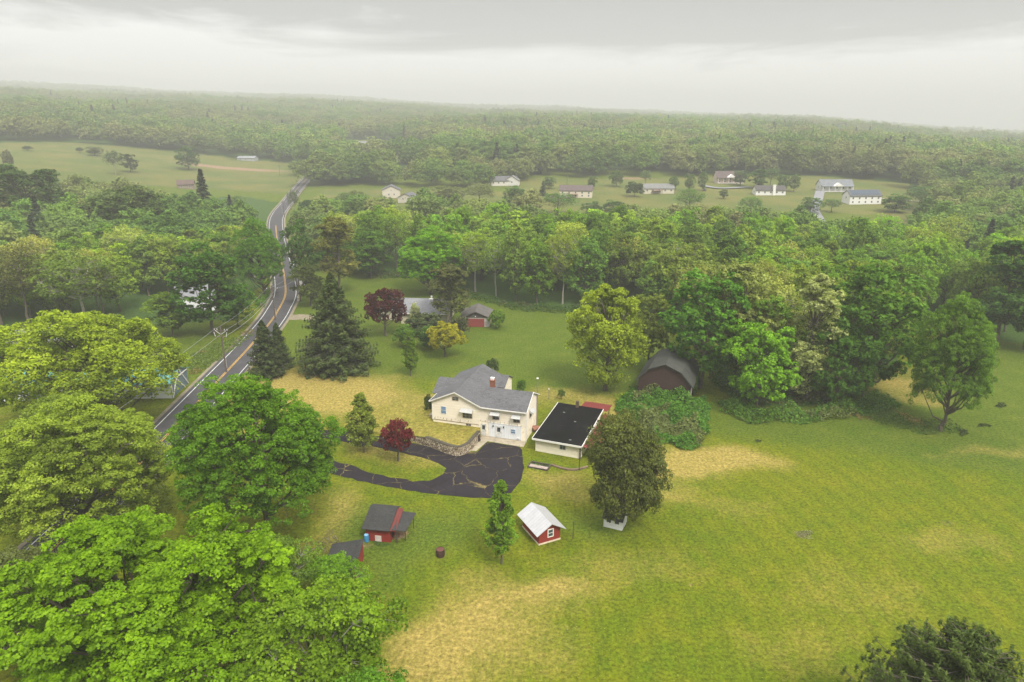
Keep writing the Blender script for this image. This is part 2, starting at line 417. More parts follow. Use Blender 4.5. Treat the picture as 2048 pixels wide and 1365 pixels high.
deciduous('small_round', 53, 3, 5.2, 1.1, .15, 5, lobes=24, subs=12, per=42, leaf=.24, lobe_r=.40, sub_r=.40, inner=.15)
deciduous('lawn_oak', 54, 8, 20, 2.6, .36, 5, prof='ovoid', lobes=60, subs=18, per=34, leaf=.42, lobe_r=.30, sub_r=.40)
deciduous('shade_tree', 55, 7, 14, .9, .3, 5, low=1.8, lobes=60, subs=20, per=44, leaf=.34, lobe_r=.30, sub_r=.40, inner=.25, prof='oval')
deciduous('plumed', 56, 4.6, 23, 3.5, .26, 4, prof='ovoid', lobes=44, subs=18, per=26, leaf=.40, lobe_r=.36, sub_r=.44, spread=1.2)
deciduous('bush', 57, 2, 2.4, .1, .05, 0, lobes=16, subs=9, per=34, leaf=.22, lobe_r=.45, sub_r=.45)
FARS = []
for i, (rr, hh) in enumerate([(6, 15), (6.5, 17), (5.5, 17), (7, 15)]):
    deciduous(f'far{i}', 70 + i, rr, hh, hh * .08, .25, 0, lobes=22, subs=10, per=20, leaf=.8, lobe_r=.40, sub_r=.42, inner=.15, flat=.7, up=.6); FARS.append(f'far{i}')
spruce('spruce', 60, 6.5, 17, .3, 36, 14, 14, 13, .27, .3)
spruce('spruce_slim', 61, 3.4, 12, .3, 30, 11, 10, 12, .22, .2)
spruce('spruce_far', 62, 3.2, 18, 1, 20, 8, 6, 5, .75, .25)
spruce('spruce_near', 63, 6.2, 15, .5, 44, 12, 17, 22, .13, .3, .42, pw=.55, asp=3.0)

FIRST = set()
def put_tree(key, name, x, y, H, Rr, col, label=None, cat='tree', group=None, rz=None, z=None, lean=0.):
    me, tm, R0, H0 = PROTO[key]
    z = TZ(x, y) if z is None else z
    o = empty(name, (x, y, z - .05), rnd.uniform(0, 6.28) if rz is None else rz, label, cat, group)
    o.scale = (Rr / R0, Rr / R0, H / H0)
    if lean: o.rotation_euler[1] = lean
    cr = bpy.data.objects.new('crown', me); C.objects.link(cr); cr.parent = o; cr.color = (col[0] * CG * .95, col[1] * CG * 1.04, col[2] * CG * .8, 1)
    tr = bpy.data.objects.new('trunk', tm); C.objects.link(tr); tr.parent = o
    return o

def tree_px(key, name, px, ytop, ybase, wpx, col, label, group=None, cat='tree', hmax=30, **k):
    """a tree whose foot is seen at (px, ybase), its top at ytop, its crown wpx wide"""
    b = G(px, ybase); D = math.hypot(b.x, b.y)
    d = ray(px, ytop); t = D / math.hypot(d[0], d[1]); H = CAM_H + d[2] * t - b.z
    zc = b.y * math.cos(PITCH) + (CAM_H - b.z - H / 2) * math.sin(PITCH)
    return put_tree(key, name, b.x, b.y, max(1, min(hmax, H)), wpx * zc / F / 2, col, label, cat, group, **k)

# colours of the foliage (real leaf colours)
BRIGHT = (.118, .196, .005); DEEP = (.040, .090, .012); MIDG = (.060, .120, .016); YEL = (.150, .190, .022); OLIVE = (.085, .110, .028); CG = 1.35
GOLD = (.190, .200, .018); GREY = (.165, .175, .075); BROWN = (.110, .100, .050); DARKC = (.035, .052, .018); PURPLE = (.060, .012, .018); WINE = (.110, .012, .020)

# ---- the near trees, seen from above
put_tree('maple_near', 'maple_tree', -29.5, 46, 20, 11.6, BRIGHT, 'big bright green maple filling the lower left corner of the photo')
put_tree('loose_near', 'maple_tree', -15.5, 44.5, 15, 6.5, (.110, .170, .010), 'loose green tree with bare twigs, right beside the big bright green maple')
put_tree('loose_near', 'maple_tree', -18.6, 60.2, 7.0, 3.1, (.10, .18, .012), 'smaller loose green tree in front of the half-hidden red shed', rz=2)
put_tree('loose_near', 'maple_tree', -11.5, 38.0, 12, 5.0, (.075, .15, .012), 'low green tree cut by the bottom edge, left of the brown grass', rz=4)
put_tree('maple_near_b', 'maple_tree', -31.0, 73.8, 21.5, 9.2, (.078, .150, .008), 'dense dark green maple between the road and the drive')
put_tree('spread_near', 'maple_tree', -71, 106, 19.5, 15, (.185, .225, .018), 'wide yellow-green tree standing before the white building with the teal roof')
put_tree('maple_near_b', 'oak_tree', -51.5, 72, 19, 9.8, (.170, .212, .026), 'dull yellow-green tree overhanging the road at the left edge', rz=1.2)
put_tree('loose_near', 'oak_tree', -45, 52, 13, 5.8, (.080, .090, .030), 'brownish green tree below the dull yellow-green one at the left edge', rz=3)
put_tree('loose_near', 'oak_tree', -62, 84, 14, 7, (.110, .145, .020), 'yellowish tree at the left edge between the two yellow-green spreading trees', rz=5)
put_tree('loose_near', 'maple_tree', -25.5, 60, 9, 4.8, (.095, .145, .018), 'small twiggy green tree between the bright maple and the dark green maple', rz=2.6)
put_tree('spruce_near', 'spruce_tree', 33.5, 40.5, 14.3, 8.4, (.045, .062, .016), 'dark spruce rising from the bottom edge at the right', cat='tree', rz=.4)
put_tree('spruce_near', 'spruce_tree', 24.6, 36.5, 11.3, 3.2, (.045, .062, .016), 'small spruce top at the bottom edge, left of the larger dark spruce', cat='tree', rz=2)

# ---- trees of the lawns
tree_px('mid2', 'maple_tree', 742, 455, 556, 84, (.070, .130, .018), 'full green tree at the wood edge, right of the tan-green upright tree')
tree_px('mid4', 'maple_tree', 700, 468, 548, 70, (.080, .150, .020), 'green tree tucked behind the tan-green upright tree')
tree_px('mid0', 'maple_tree', 645, 478, 540, 60, (.060, .120, .018), 'green tree between the road bend and the tan-green upright tree')
tree_px('mid3', 'maple_tree', 1668, 640, 812, 120, (.055, .115, .016), 'low dark green tree at the wood edge right of the silvery tree')
tree_px('column', 'pear_tree', 1003, 955, 1127, 76, (.120, .195, .018), 'narrow green pyramidal tree on the lawn between the red sheds')
tree_px('pyramid', 'pear_tree', 727, 780, 905, 80, (.150, .175, .028), 'olive green pyramidal tree on the grass island in the drive')
tree_px('small_round', 'red_maple_tree', 797, 842, 922, 72, WINE, 'small wine red maple on the grass island beside the olive tree')
tree_px('column', 'pear_tree', 822, 658, 753, 38, (.110, .165, .022), 'young slim green tree on the lawn behind the cream house')
tree_px('shade_tree', 'crabapple_tree', 1243, 836, 1050, 160, (.085, .092, .026), 'dark bronze-green tree over the small white playhouse')
tree_px('spruce', 'spruce_tree', 676, 548, 738, 186, (.050, .066, .024), 'large broad spruce on the lawn left of the purple tree')
tree_px('spruce_slim', 'spruce_tree', 535, 640, 752, 84, (.040, .054, .020), 'dark spruce beside the road, in front of the other one', )
tree_px('spruce_slim', 'spruce_tree', 561, 645, 735, 62, (.040, .056, .020), 'dark spruce half hidden behind the roadside spruce')
tree_px('small_round', 'red_maple_tree', 772, 578, 672, 92, PURPLE, 'dark purple tree in front of the neighbour\'s grey-roofed house')
tree_px('upright', 'cedar_tree', 902, 524, 655, 96, (.085, .088, .036), 'brownish green shaggy tree between the neighbour\'s house and red-door garage')
tree_px('small_round', 'golden_tree', 890, 645, 714, 80, (.235, .205, .018), 'low domed golden-green tree in front of the neighbour\'s house')
tree_px('bush', 'shrub', 858, 655, 697, 62, (.050, .090, .020), 'dark green shrub left of the golden dome', cat='shrub')
tree_px('bush', 'shrub', 812, 655, 695, 56, (.075, .130, .020), 'green shrub behind the slim young tree', cat='shrub')
tree_px('bush', 'shrub', 850, 632, 668, 90, (.060, .075, .035), 'grey-green shrub under the neighbour\'s front window', cat='shrub')
tree_px('bush', 'shrub', 920, 636, 676, 46, (.075, .080, .045), 'brownish shrub left of the neighbour\'s red garage door', cat='shrub')
tree_px('bush', 'shrub', 995, 624, 657, 42, (.100, .160, .018), 'round bright green bush beside the neighbour\'s garage', cat='shrub')
tree_px('bush', 'shrub', 832, 610, 650, 26, (.30, .30, .20), 'pale blossoming shrub against the neighbour\'s cream wall', cat='shrub')
tree_px('maple_near_b', 'maple_tree', 862, 456, 588, 132, (.115, .225, .012), 'bright green maple behind the neighbour\'s grey roof')
tree_px('lawn_oak', 'oak_tree', 1210, 568, 781, 172, (.190, .225, .018), 'tall golden-green tree on the lawn left of the barn')
tree_px('mid0', 'oak_tree', 1296, 575, 735, 96, (.115, .140, .024), 'olive green tree just behind the golden one by the barn')
tree_px('plumed', 'poplar_tree', 1612, 540, 800, 118, (.265, .275, .130), 'tall silvery grey-green tree at the front of the wood')
tree_px('mid3', 'maple_tree', 1512, 628, 818, 142, (.125, .235, .012), 'bright green maple at the wood edge left of the silvery tree')
tree_px('mid4', 'maple_tree', 1400, 515, 775, 165, (.070, .155, .016), 'tall full green tree right behind the barn')
tree_px('mid2', 'maple_tree', 1470, 505, 770, 150, (.200, .215, .070), 'pale yellowish tree top behind the barn\'s green neighbour')
tree_px('mid1', 'maple_tree', 1722, 510, 790, 196, (.070, .135, .018), 'very large dark green tree right of the silvery one')
tree_px('maple_near_b', 'maple_tree', 1880, 588, 862, 150, (.090, .155, .020), 'leaning green tree standing alone at the corner of the right-hand field', lean=.0)
tree_px('upright', 'maple_tree', 1988, 470, 690, 128, (.045, .095, .020), 'dark green tree at the far side of the right-hand field')
tree_px('mid1', 'maple_tree', 2050, 470, 700, 140, (.050, .100, .020), 'dark green tree cut by the right edge above the field')
tree_px('mid2', 'cherry_tree', 622, 520, 0 or 612, 70, (.070, .085, .024), 'low dull green roadside tree left of the big spruce')
tree_px('upright', 'oak_tree', 680, 430, 590, 96, (.120, .115, .030), 'tan-green upright tree rising behind the big spruce')
tree_px('mid0', 'oak_tree', 605, 432, 575, 70, (.050, .100, .018), 'green tree beside the bend of the road')
tree_px('maple_near_b', 'maple_tree', 527, 438, 600, 92, (.080, .160, .014), 'bright green tree pressing against the bend of the road from the left')
tree_px('mid4', 'maple_tree', 430, 470, 668, 150, (.050, .105, .016), 'big full green tree on the left verge below the bend')
tree_px('mid0', 'maple_tree', 478, 560, 655, 74, (.060, .125, .016), 'lower green tree beside the road under the big roadside one')
tree_px('airy0', 'ash_tree', 170, 500, 655, 150, (.105, .145, .026), 'yellow-green tree with pale bare limbs above the wide yellow-green tree')
tree_px('mid2', 'oak_tree', 345, 575, 672, 90, (.105, .150, .020), 'yellow-green tree at the edge of the small dark lawn')
tree_px('airy1', 'ash_tree', 60, 480, 650, 110, (.095, .095, .035), 'thin brownish tree with a dark trunk near the left edge')
tree_px('spruce_far', 'spruce_tree', 415, 337, 452, 44, (.030, .042, .024), 'single dark pointed spruce left of the road, above the woods')
tree_px('mid3', 'maple_tree', 62, 318, 462, 150, (.045, .075, .020), 'massive dark green tree at the left edge below the far field')
tree_px('mid1', 'maple_tree', 262, 365, 490, 150, (.060, .085, .026), 'wide domed green tree in the middle of the left woods')
tree_px('mid0', 'oak_tree', 377, 290, 340, 48, (.060, .105, .026), 'lone round tree standing on the far left field')
tree_px('airy0', 'ash_tree', 232, 300, 350, 34, (.045, .070, .028), 'dark ragged tree on the near side of the far left field')
tree_px('mid2', 'ash_tree', 262, 305, 345, 36, (.045, .070, .030), 'dark round tree right of the ragged one on the far left field')
tree_px('small_round', 'sapling', 1123, 779, 800, 16, (.09, .13, .03), 'tiny sapling on the lawn between the cream house and the golden tree')
tree_px('bush', 'shrub', 985, 720, 748, 28, (.055, .075, .030), 'grey-green shrub peeping over the far roof of the cream house', cat='shrub')
tree_px('bush', 'shrub', 1042, 760, 790, 22, (.085, .150, .020), 'bright green shrub behind the right wing of the cream house', cat='shrub')
tree_px('bush', 'shrub', 857, 792, 832, 18, (.050, .070, .022), 'dark shrub against the left end of the cream house', cat='shrub')
tree_px('airy0', 'bare_tree', 590, 378, 432, 24, (.07, .09, .04), 'thin forked half-bare tree on the right verge of the far road')
tree_px('small_round', 'shrub', 617, 400, 432, 40, (.045, .085, .028), 'dark round bush right of the far road', cat='shrub')
tree_px('spruce_far', 'spruce_tree', 1086, 362, 392, 18, (.045, .065, .030), 'small dark conifer left of the long cream house with the brown roof')
tree_px('mid0', 'maple_tree', 1232, 338, 374, 30, (.085, .120, .040), 'small round tree behind the hillside houses, left of the bare mound')
tree_px('bush', 'shrub', 1268, 366, 394, 44, (.055, .080, .035), 'wide dark shrub between the two long cream ranch houses', cat='shrub')
for k, (x, yt, yb, w, c, l) in enumerate([
    (1378, 345, 384, 24, (.085, .13, .04), 'first tree in the short row right of the middle ranch house'),
    (1404, 340, 382, 20, (.08, .125, .04), 'second tree in the short row right of the middle ranch house'),
    (1516, 335, 378, 40, (.075, .12, .04), 'larger tree between the porch house and the white-chimney house'),
    (1565, 345, 383, 26, (.085, .13, .04), 'slim tree behind the house with the white chimney'),
    (1588, 345, 384, 24, (.085, .13, .04), 'rightmost slim tree behind the house with the white chimney'),
    (1184, 350, 378, 20, (.085, .12, .045), 'small tree just behind the leftmost brown-roofed house'),
    (1346, 350, 385, 22, (.085, .13, .04), 'small tree touching the middle ranch house on its right'),
    (1447, 378, 398, 20, (.05, .08, .03), 'little dark evergreen in front of the porch house')]):
    tree_px('mid%d' % (k % 5), 'maple_tree', x, yt, yb, w, c, l, 'small trees around the hillside houses')

for k, (x, yt, yb, w, c, l) in enumerate([
    (612, 280, 345, 40, (.09, .13, .045), 'tall pale tree at the crest of the far road, on its left'), (590, 322, 352, 26, (.07, .11, .04), 'small tree leaning over the far road from the left'),
    (648, 305, 352, 46, (.11, .14, .05), 'light tree right of the crest of the far road'), (22, 300, 350, 20, (.12, .11, .07), 'thin pale sapling at the left end of the far field'),
    (190, 292, 312, 34, (.11, .12, .06), 'pale low bush near the top of the far left field'), (55, 292, 302, 20, (.06, .08, .04), 'dark low bush on the upper part of the far left field'),
    (160, 295, 306, 14, (.06, .08, .04), 'dot-like bush in the middle of the far left field'), (470, 392, 425, 44, (.09, .13, .03), 'pale green tree on the field edge left of the road'),
    (895, 370, 408, 70, (.13, .14, .06), 'hazy tan-green tree right of the two gabled buildings'), (960, 366, 412, 64, (.12, .13, .06), 'thin brownish tree in the clearing before the half-hidden house'),
    (1030, 368, 415, 50, (.07, .13, .03), 'bright tree in front of the half-hidden grey-roofed house'), (1115, 385, 430, 74, (.06, .12, .025), 'round full green tree just below the leftmost hillside house'),
    (715, 380, 415, 50, (.11, .13, .04), 'yellowish tree left of the tan gabled house'), (690, 385, 415, 34, (.06, .11, .03), 'small green tree further left of the tan gabled house'),
    (1225, 398, 428, 50, (.07, .12, .04), 'green tree below the wide dark hillside shrub'), (1380, 378, 428, 60, (.08, .14, .03), 'bright green tree below the middle ranch house'),
    (1098, 352, 378, 26, (.08, .12, .05), 'pale tree behind the left end of the leftmost hillside house'), (1290, 340, 372, 24, (.085, .12, .05), 'slim pale tree above the middle ranch house'),
    (1480, 338, 372, 34, (.08, .125, .05), 'full tree hard against the right side of the porch house'), (1540, 336, 374, 36, (.07, .11, .045), 'broad tree standing behind the white chimney house'),
    (1620, 392, 428, 44, (.07, .13, .035), 'green tree at the left side of the gravel lane'), (1662, 398, 425, 34, (.06, .11, .035), 'bushy tree at the right side of the gravel lane'),
    (1790, 385, 425, 60, (.07, .13, .035), 'round tree right of the house with solar panels'), (1840, 372, 420, 70, (.06, .11, .035), 'large round tree at the right end of the hillside clearing'),
    (1185, 402, 432, 46, (.07, .12, .035), 'low green tree below the right end of the leftmost hillside house'), (1500, 392, 432, 50, (.075, .14, .03), 'bright tree below and left of the white chimney house'),
    (800, 270, 300, 16, (.09, .14, .04), 'slim tree on the small green hill clearing'), (760, 288, 302, 12, (.05, .08, .04), 'tiny dark tree on the small green hill clearing')]):
    tree_px(('mid0', 'airy1', 'mid4', 'airy2')[k % 4] if w > 22 else 'small_round', 'maple_tree', x, yt, yb, w, c, l, 'scattered trees of the far clearings')
# ---- woods: feet of the trees inside outlines on the ground, given as the photo shows them
def wood_pts(poly, step, seed, jit=.45):
    w = [G(*p) for p in poly]; xs = [q.x for q in w]; ys = [q.y for q in w]; P = [(q.x, q.y) for q in w]
    r = random.Random(seed); out = []
    y = min(ys); k = 0
    while y < max(ys):
        x = min(xs) + (k % 2) * step / 2
        while x < max(xs):
            a = x + r.uniform(-jit, jit) * step; b = y + r.uniform(-jit, jit) * step
            if inpoly(np.array(a), np.array(b), P): out.append((a, b))
            x += step
        y += step * .87; k += 1
    return out

W_MAIN = [(600, 500), (735, 548), (840, 545), (950, 590), (1030, 612), (1130, 618), (1210, 600), (1330, 650), (1400, 700), (1425, 770), (1480, 808), (1600, 815), (1690, 798), (1780, 745), (1830, 655), (1900, 625), (1960, 672), (2048, 690), (2150, 700),
          (2200, 430), (1850, 440), (1790, 468), (1500, 462), (1300, 470), (1100, 462), (950, 458), (760, 452), (640, 450)]
W_RIGHT = [(1850, 440), (2250, 470), (2300, 335), (1900, 330), (1800, 355), (1850, 400)]
W_LEFT = [(-120, 700), (0, 655), (60, 645), (200, 640), (330, 650), (470, 640), (510, 600), (530, 540), (545, 470), (538, 430), (555, 405), (480, 392), (350, 402), (200, 398), (90, 408), (0, 400), (-160, 420)]
W_MID = [(640, 368), (760, 372), (900, 378), (1060, 372), (1080, 350), (1000, 340), (640, 325)]

# things the woods keep clear of
KEEP = []
def crowd(pts, poly_name): return pts
allw = []
for nm, poly, st, sd in (('wood', W_MAIN, 9.8, 1), ('left woods', W_LEFT, 10.5, 2), ('right-hand wood', W_RIGHT, 13, 3)):
    allw += [(x, y, nm) for x, y in wood_pts(poly, st, sd)]
road_clear = []
# ------------------------------------------------------------------ ground
def ground_mat():
    m, nt, nd, lk = new_mat('grass_ground')
    tc = N(nt, 'ShaderNodeNewGeometry').outputs['Position']
    at = N(nt, 'ShaderNodeAttribute', attribute_name='mask'); sp = N(nt, 'ShaderNodeSeparateColor'); lk.new(at.outputs['Color'], sp.inputs[0])
    at2 = N(nt, 'ShaderNodeAttribute', attribute_name='mask_b'); sp2 = N(nt, 'ShaderNodeSeparateColor'); lk.new(at2.outputs['Color'], sp2.inputs[0])
    big = noise(nt, tc, .035, 4, .6); med = noise(nt, tc, .22, 5, .65); fine = noise(nt, tc, 1.3, 5, .7); vfine = noise(nt, tc, 2.4, 4, .8)
    c = mixc(nt, ramp(nt, big, ((.35, 0), (.65, 1))), (0.074, 0.110, 0.003), (0.108, 0.124, 0.004))
    c = mixc(nt, ramp(nt, med, ((.42, 0), (.66, .6))), c, (0.139, 0.140, 0.005))
    c = mixc(nt, ramp(nt, noise(nt, tc, .5, 6, .75), ((.52, 0), (.66, .55))), c, (0.047, 0.094, 0.003))
    c = mixc(nt, ramp(nt, noise(nt, mapping(nt, tc, (1, 1, 1), (0, 0, .8)), .8, 6, .8), ((.56, 0), (.70, .3))), c, (0.150, 0.133, 0.011))
    # mowing passes
    w = N(nt, 'ShaderNodeTexWave', wave_type='RINGS', rings_direction='Z', wave_profile='SIN')
    mp = N(nt, 'ShaderNodeMapping'); lk.new(tc, mp.inputs[0]); mp.inputs['Location'].default_value = (45, -60, 0); lk.new(mp.outputs[0], w.inputs['Vector'])
    w.inputs['Scale'].default_value = .12; w.inputs['Distortion'].default_value = 5.5; w.inputs['Detail'].default_value = 3; w.inputs['Detail Scale'].default_value = .35
    c = mixc(nt, ramp(nt, w.outputs[0], ((.25, 0), (.85, .24))), c, (0.057, 0.073, 0.006))
    lush = mixc(nt, ramp(nt, med, ((.35, 0), (.7, 1))), (0.054, 0.089, 0.008), (0.085, 0.111, 0.010))
    lush = mixc(nt, ramp(nt, noise(nt, tc, .45, 6, .75), ((.55, 0), (.7, .5))), lush, (0.043, 0.068, 0.008))
    def fac(src, amp=.5, lo=.38, hi=.62):
        a = N(nt, 'ShaderNodeMath', operation='ADD'); lk.new(src, a.inputs[0])
        b = N(nt, 'ShaderNodeMath', operation='MULTIPLY_ADD'); lk.new(fine, b.inputs[0]); b.inputs[1].default_value = amp; b.inputs[2].default_value = -amp / 2
        lk.new(b.outputs[0], a.inputs[1])
        q = N(nt, 'ShaderNodeMath', operation='MULTIPLY_ADD'); lk.new(med, q.inputs[0]); q.inputs[1].default_value = amp; q.inputs[2].default_value = -amp / 2
        a2 = N(nt, 'ShaderNodeMath', operation='ADD'); lk.new(a.outputs[0], a2.inputs[0]); lk.new(q.outputs[0], a2.inputs[1])
        return ramp(nt, a2.outputs[0], ((lo, 0), (hi, 1)))
    c = mixc(nt, fac(sp.outputs[2], .6, .25, .75), c, lush)
    dry = mixc(nt, ramp(nt, fine, ((.3, 0), (.72, 1))), (.190, .155, .034), (.305, .232, .066))
    dry = mixc(nt, ramp(nt, noise(nt, tc, .7, 5, .7), ((.5, 0), (.7, .5))), dry, (0.114, 0.111, 0.015))
    c = mixc(nt, fac(sp.outputs[0], .62, .08, .95), c, dry)
    hay = mixc(nt, ramp(nt, big, ((.35, 0), (.65, 1))), (0.074, 0.100, 0.020), (0.122, 0.119, 0.031))
    c = mixc(nt, fac(sp2.outputs[1], .3, .3, .7), c, hay)
    soil = mixc(nt, fine, (.14, .085, .05), (.30, .20, .13))
    c = mixc(nt, fac(sp2.outputs[0], .8, .3, .8), c, soil)
    wood = mixc(nt, fine, (.022, .060, .008), (.060, .095, .020))
    c = mixc(nt, fac(sp.outputs[1], .3, .35, .65), c, wood)
    v = mixc(nt, ramp(nt, vfine, ((.34, 0), (.66, 1))), (.42, .42, .42), (1.58, 1.58, 1.58))
    c = mixc(nt, .9, c, mixc(nt, 1., c, v, 'MULTIPLY'))
    sk = noise(nt, mapping(nt, tc, (.5, 3.2, 1), (0, 0, 1.25)), 1.1, 5, .8); c = mixc(nt, 1., c, mixc(nt, ramp(nt, sk, ((.35, 0), (.65, 1))), (.93, .95, .93), (1.06, 1.05, 1.04)), 'MULTIPLY')
    c = mixc(nt, ramp(nt, noise(nt, tc, 3.4, 2, .5), ((.66, 0), (.72, .5))), c, (.290, .310, .060))
    finish(nt, c, .95, vfine, .6, .12, spec=.1); return m
GRASS = ground_mat()

# patches: centre in the photograph, size in metres
DRY = [(600, 790, 15, 11, .95), (720, 800, 13, 7, .8), (560, 760, 10, 8, .8), (690, 765, 12, 5, .6), (800, 905, 8, 3.2, .5), (860, 920, 6, 2.5, .5), (750, 890, 6, 3, .35),
       (1430, 925, 8, 3.6, 1.1), (1360, 945, 8, 3.5, .9), (1480, 915, 5, 2.5, .8), (1310, 985, 5, 2, .55), (1110, 955, 5, 2.5, .6), (1140, 985, 6, 3, .5), (1330, 905, 4, 2.5, .6),
       (1000, 1290, 6.5, 6.5, .62), (930, 1240, 5, 4, .55), (860, 1350, 5, 6, .6), (1060, 1190, 7, 2.6, .6), (1150, 1180, 5, 2, .5), (950, 1150, 4, 2.5, .4), (830, 1300, 3.5, 4, .6), (1250, 1130, 9, 3, .33),
       (1140, 785, 8, 3, .5), (1210, 805, 6, 3.5, .8), (1240, 835, 3.5, 4, .8), (1090, 800, 5, 4, .4), (650, 1060, 3, 6, .45), (690, 1000, 3, 4, .5), (560, 860, 8, 4, .6),
       (1790, 770, 7, 4.5, .9), (1760, 740, 6, 3, .7), (1835, 800, 5, 3, .7), (1985, 905, 9, 2, .35), (1700, 1180, 10, 5, .25), (1900, 1090, 8, 3, .35), (1600, 1300, 7, 4, .25), (1450, 1010, 8, 3, .3)]
SOIL = [(480, 338, 55, 9, .9), (420, 334, 35, 7, .6), (220, 318, 40, 12, .35), (1880, 362, 26, 8, .6), (1265, 357, 16, 8, .8), (1215, 412, 16, 5, .45), (1370, 1165, .8, .45, 1.2), (735, 1090, 2.2, 1.2, .5), (805, 1070, 1.8, 1.6, .9), (1895, 1055, 3, 1, .5), (1615, 1078, 1.6, .8, .7), (1090, 1062, 1.2, 1.2, .2), (1400, 408, 12, 4, .5), (1615, 400, 4, 12, .5), (1125, 935, 4, .5, .4)]
HAYF = [[(-300, 292), (120, 284), (230, 292), (360, 304), (480, 318), (610, 328), (640, 330), (600, 372), (560, 388), (440, 380), (300, 372), (180, 362), (-300, 372)],
        [(1010, 356), (1180, 358), (1500, 352), (1640, 352), (1800, 366), (1900, 372), (1860, 400), (1850, 470), (1760, 430), (1500, 420), (1100, 425), (740, 410), (620, 400), (650, 378), (800, 378), (1020, 385)],
        [(660, 300), (700, 280), (780, 282), (860, 300), (870, 320), (780, 322), (700, 318)], [(1060, 318), (1130, 312), (1130, 322), (1060, 326)]]
LUSH = [[(1400, 880), (1530, 888), (1700, 905), (1850, 930), (2048, 960), (2500, 1010), (2500, 600), (2000, 660), (1780, 740), (1400, 800)],
        [(560, 740), (620, 740), (760, 758), (900, 760), (1100, 800), (1290, 790), (1400, 760), (1300, 600), (1000, 560), (700, 520), (560, 560)],
        [(640, 1010), (700, 1000), (850, 1010), (980, 1020), (960, 1090), (900, 1120), (820, 1150), (780, 1250), (730, 1160), (640, 1150)], [(200, 600), (440, 640), (470, 700), (380, 780), (200, 760), (0, 760), (-200, 700)],
        [(1100, 1010), (1200, 1020), (1330, 1060), (1200, 1090), (1120, 1080)]]

def masks(x, y, z):
    px, py = PX(x, y, z)
    n1 = (fbm(x / 6., y / 6., 5) - .5); n2 = (fbm(x / 6. + 40, y / 6., 9) - .5)
    jx, jy = x + n1 * 5, y + n2 * 5
    dry = np.zeros_like(x); soil = np.zeros_like(x)
    for L, arr in ((DRY, dry), (SOIL, soil)):
        for (cx, cy, rx, ry, s) in L:
            g = G(cx, cy); q = ((jx - g.x) / rx) ** 2 + ((jy - g.y) / ry) ** 2
            arr += s * np.exp(-q ** 1.3)
    D = np.hypot(x, y); k = 1365. / np.maximum(D, 30)
    ppx = px + n1 * 3.0 * k; ppy = py + n2 * 1.2 * k * 50 / np.maximum(D, 30)
    wood = np.zeros_like(x)
    for P in (W_MAIN, W_LEFT, W_RIGHT): wood[inpoly(ppx, ppy, P)] = 1
    hay = np.zeros_like(x)
    for P in HAYF: hay[inpoly(ppx, ppy, P)] = 1
    wood[(D > 560) & (hay == 0)] = 1
    lush = np.zeros_like(x)
    for a_, b_ in ((0, 0), (1, .4), (-1, .4), (.5, -.8), (-.5, -.8), (.3, .9), (1.6, 0), (-1.6, 0), (0, 1.7), (0, -1.7), (2.4, 1.2), (-2.4, 1.2), (0, 2.6), (0, -2.6)):
        qx, qy = PX(x + a_ * 1.6 + n1 * 3, y + b_ * 1.6 + n2 * 3, z)
        for P in LUSH: lush += inpoly(qx, qy, P) / 14.
    lush = np.clip(lush, 0, 1) * .72; lush[(D > 230)] = .6
    vis = (y > 5)
    for a in (wood, hay, lush): a *= vis
    return np.clip(dry * vis, 0, 1), wood, lush, np.clip(soil * vis, 0, 1), hay

def set_masks(me):
    n = len(me.vertices); co = np.empty(n * 3, np.float32); me.vertices.foreach_get('co', co); co = co.reshape(-1, 3).astype(float)
    d, w, l, s, h = masks(co[:, 0], co[:, 1], co[:, 2])
    for nm, ch in (('mask', (d, w, l)), ('mask_b', (s, h, 0 * h))):
        a = me.color_attributes.new(nm, 'FLOAT_COLOR', 'POINT')
        q = np.ones((n, 4), np.float32); q[:, 0] = ch[0]; q[:, 1] = ch[1]; q[:, 2] = ch[2]; a.data.foreach_set('color', q.reshape(-1))

def grid_mesh(name, X, Y, Z, wrap=False):
    r, c = X.shape; v = np.stack([X, Y, Z], -1).reshape(-1, 3)
    i = np.arange(r - 1)[:, None]; j = np.arange(c if wrap else c - 1)[None, :]; j2 = (j + 1) % c
    f = np.stack([i * c + j, i * c + j2, (i + 1) * c + j2, (i + 1) * c + j], -1).reshape(-1, 4)
    me = bpy.data.meshes.new(name); me.vertices.add(len(v)); me.vertices.foreach_set('co', v.reshape(-1).astype(np.float32))
    me.loops.add(f.size); me.loops.foreach_set('vertex_index', f.reshape(-1).astype(np.int32))
    me.polygons.add(len(f)); me.polygons.foreach_set('loop_start', np.arange(0, f.size, 4, dtype=np.int32)); me.polygons.foreach_set('use_smooth', np.ones(len(f), bool))
    me.update(calc_edges=True); return me

azs = np.radians(np.concatenate([np.arange(-180, -46, 3.), np.arange(-46, 46.01, .32), np.arange(49, 180, 3.)]))
Ds = np.concatenate([[.5], 10 * 1.0114 ** np.arange(0, 636)])
AA, DDg = np.meshgrid(azs, Ds); GX = np.sin(AA) * DDg; GY = np.cos(AA) * DDg
me = grid_mesh('ground', GX, GY, terrain(GX, GY), True)
# faces must look up
if me.polygons[5000].normal.z < 0: me.flip_normals()
set_masks(me); tag(mesh_obj('ground', me, GRASS), kind='structure')

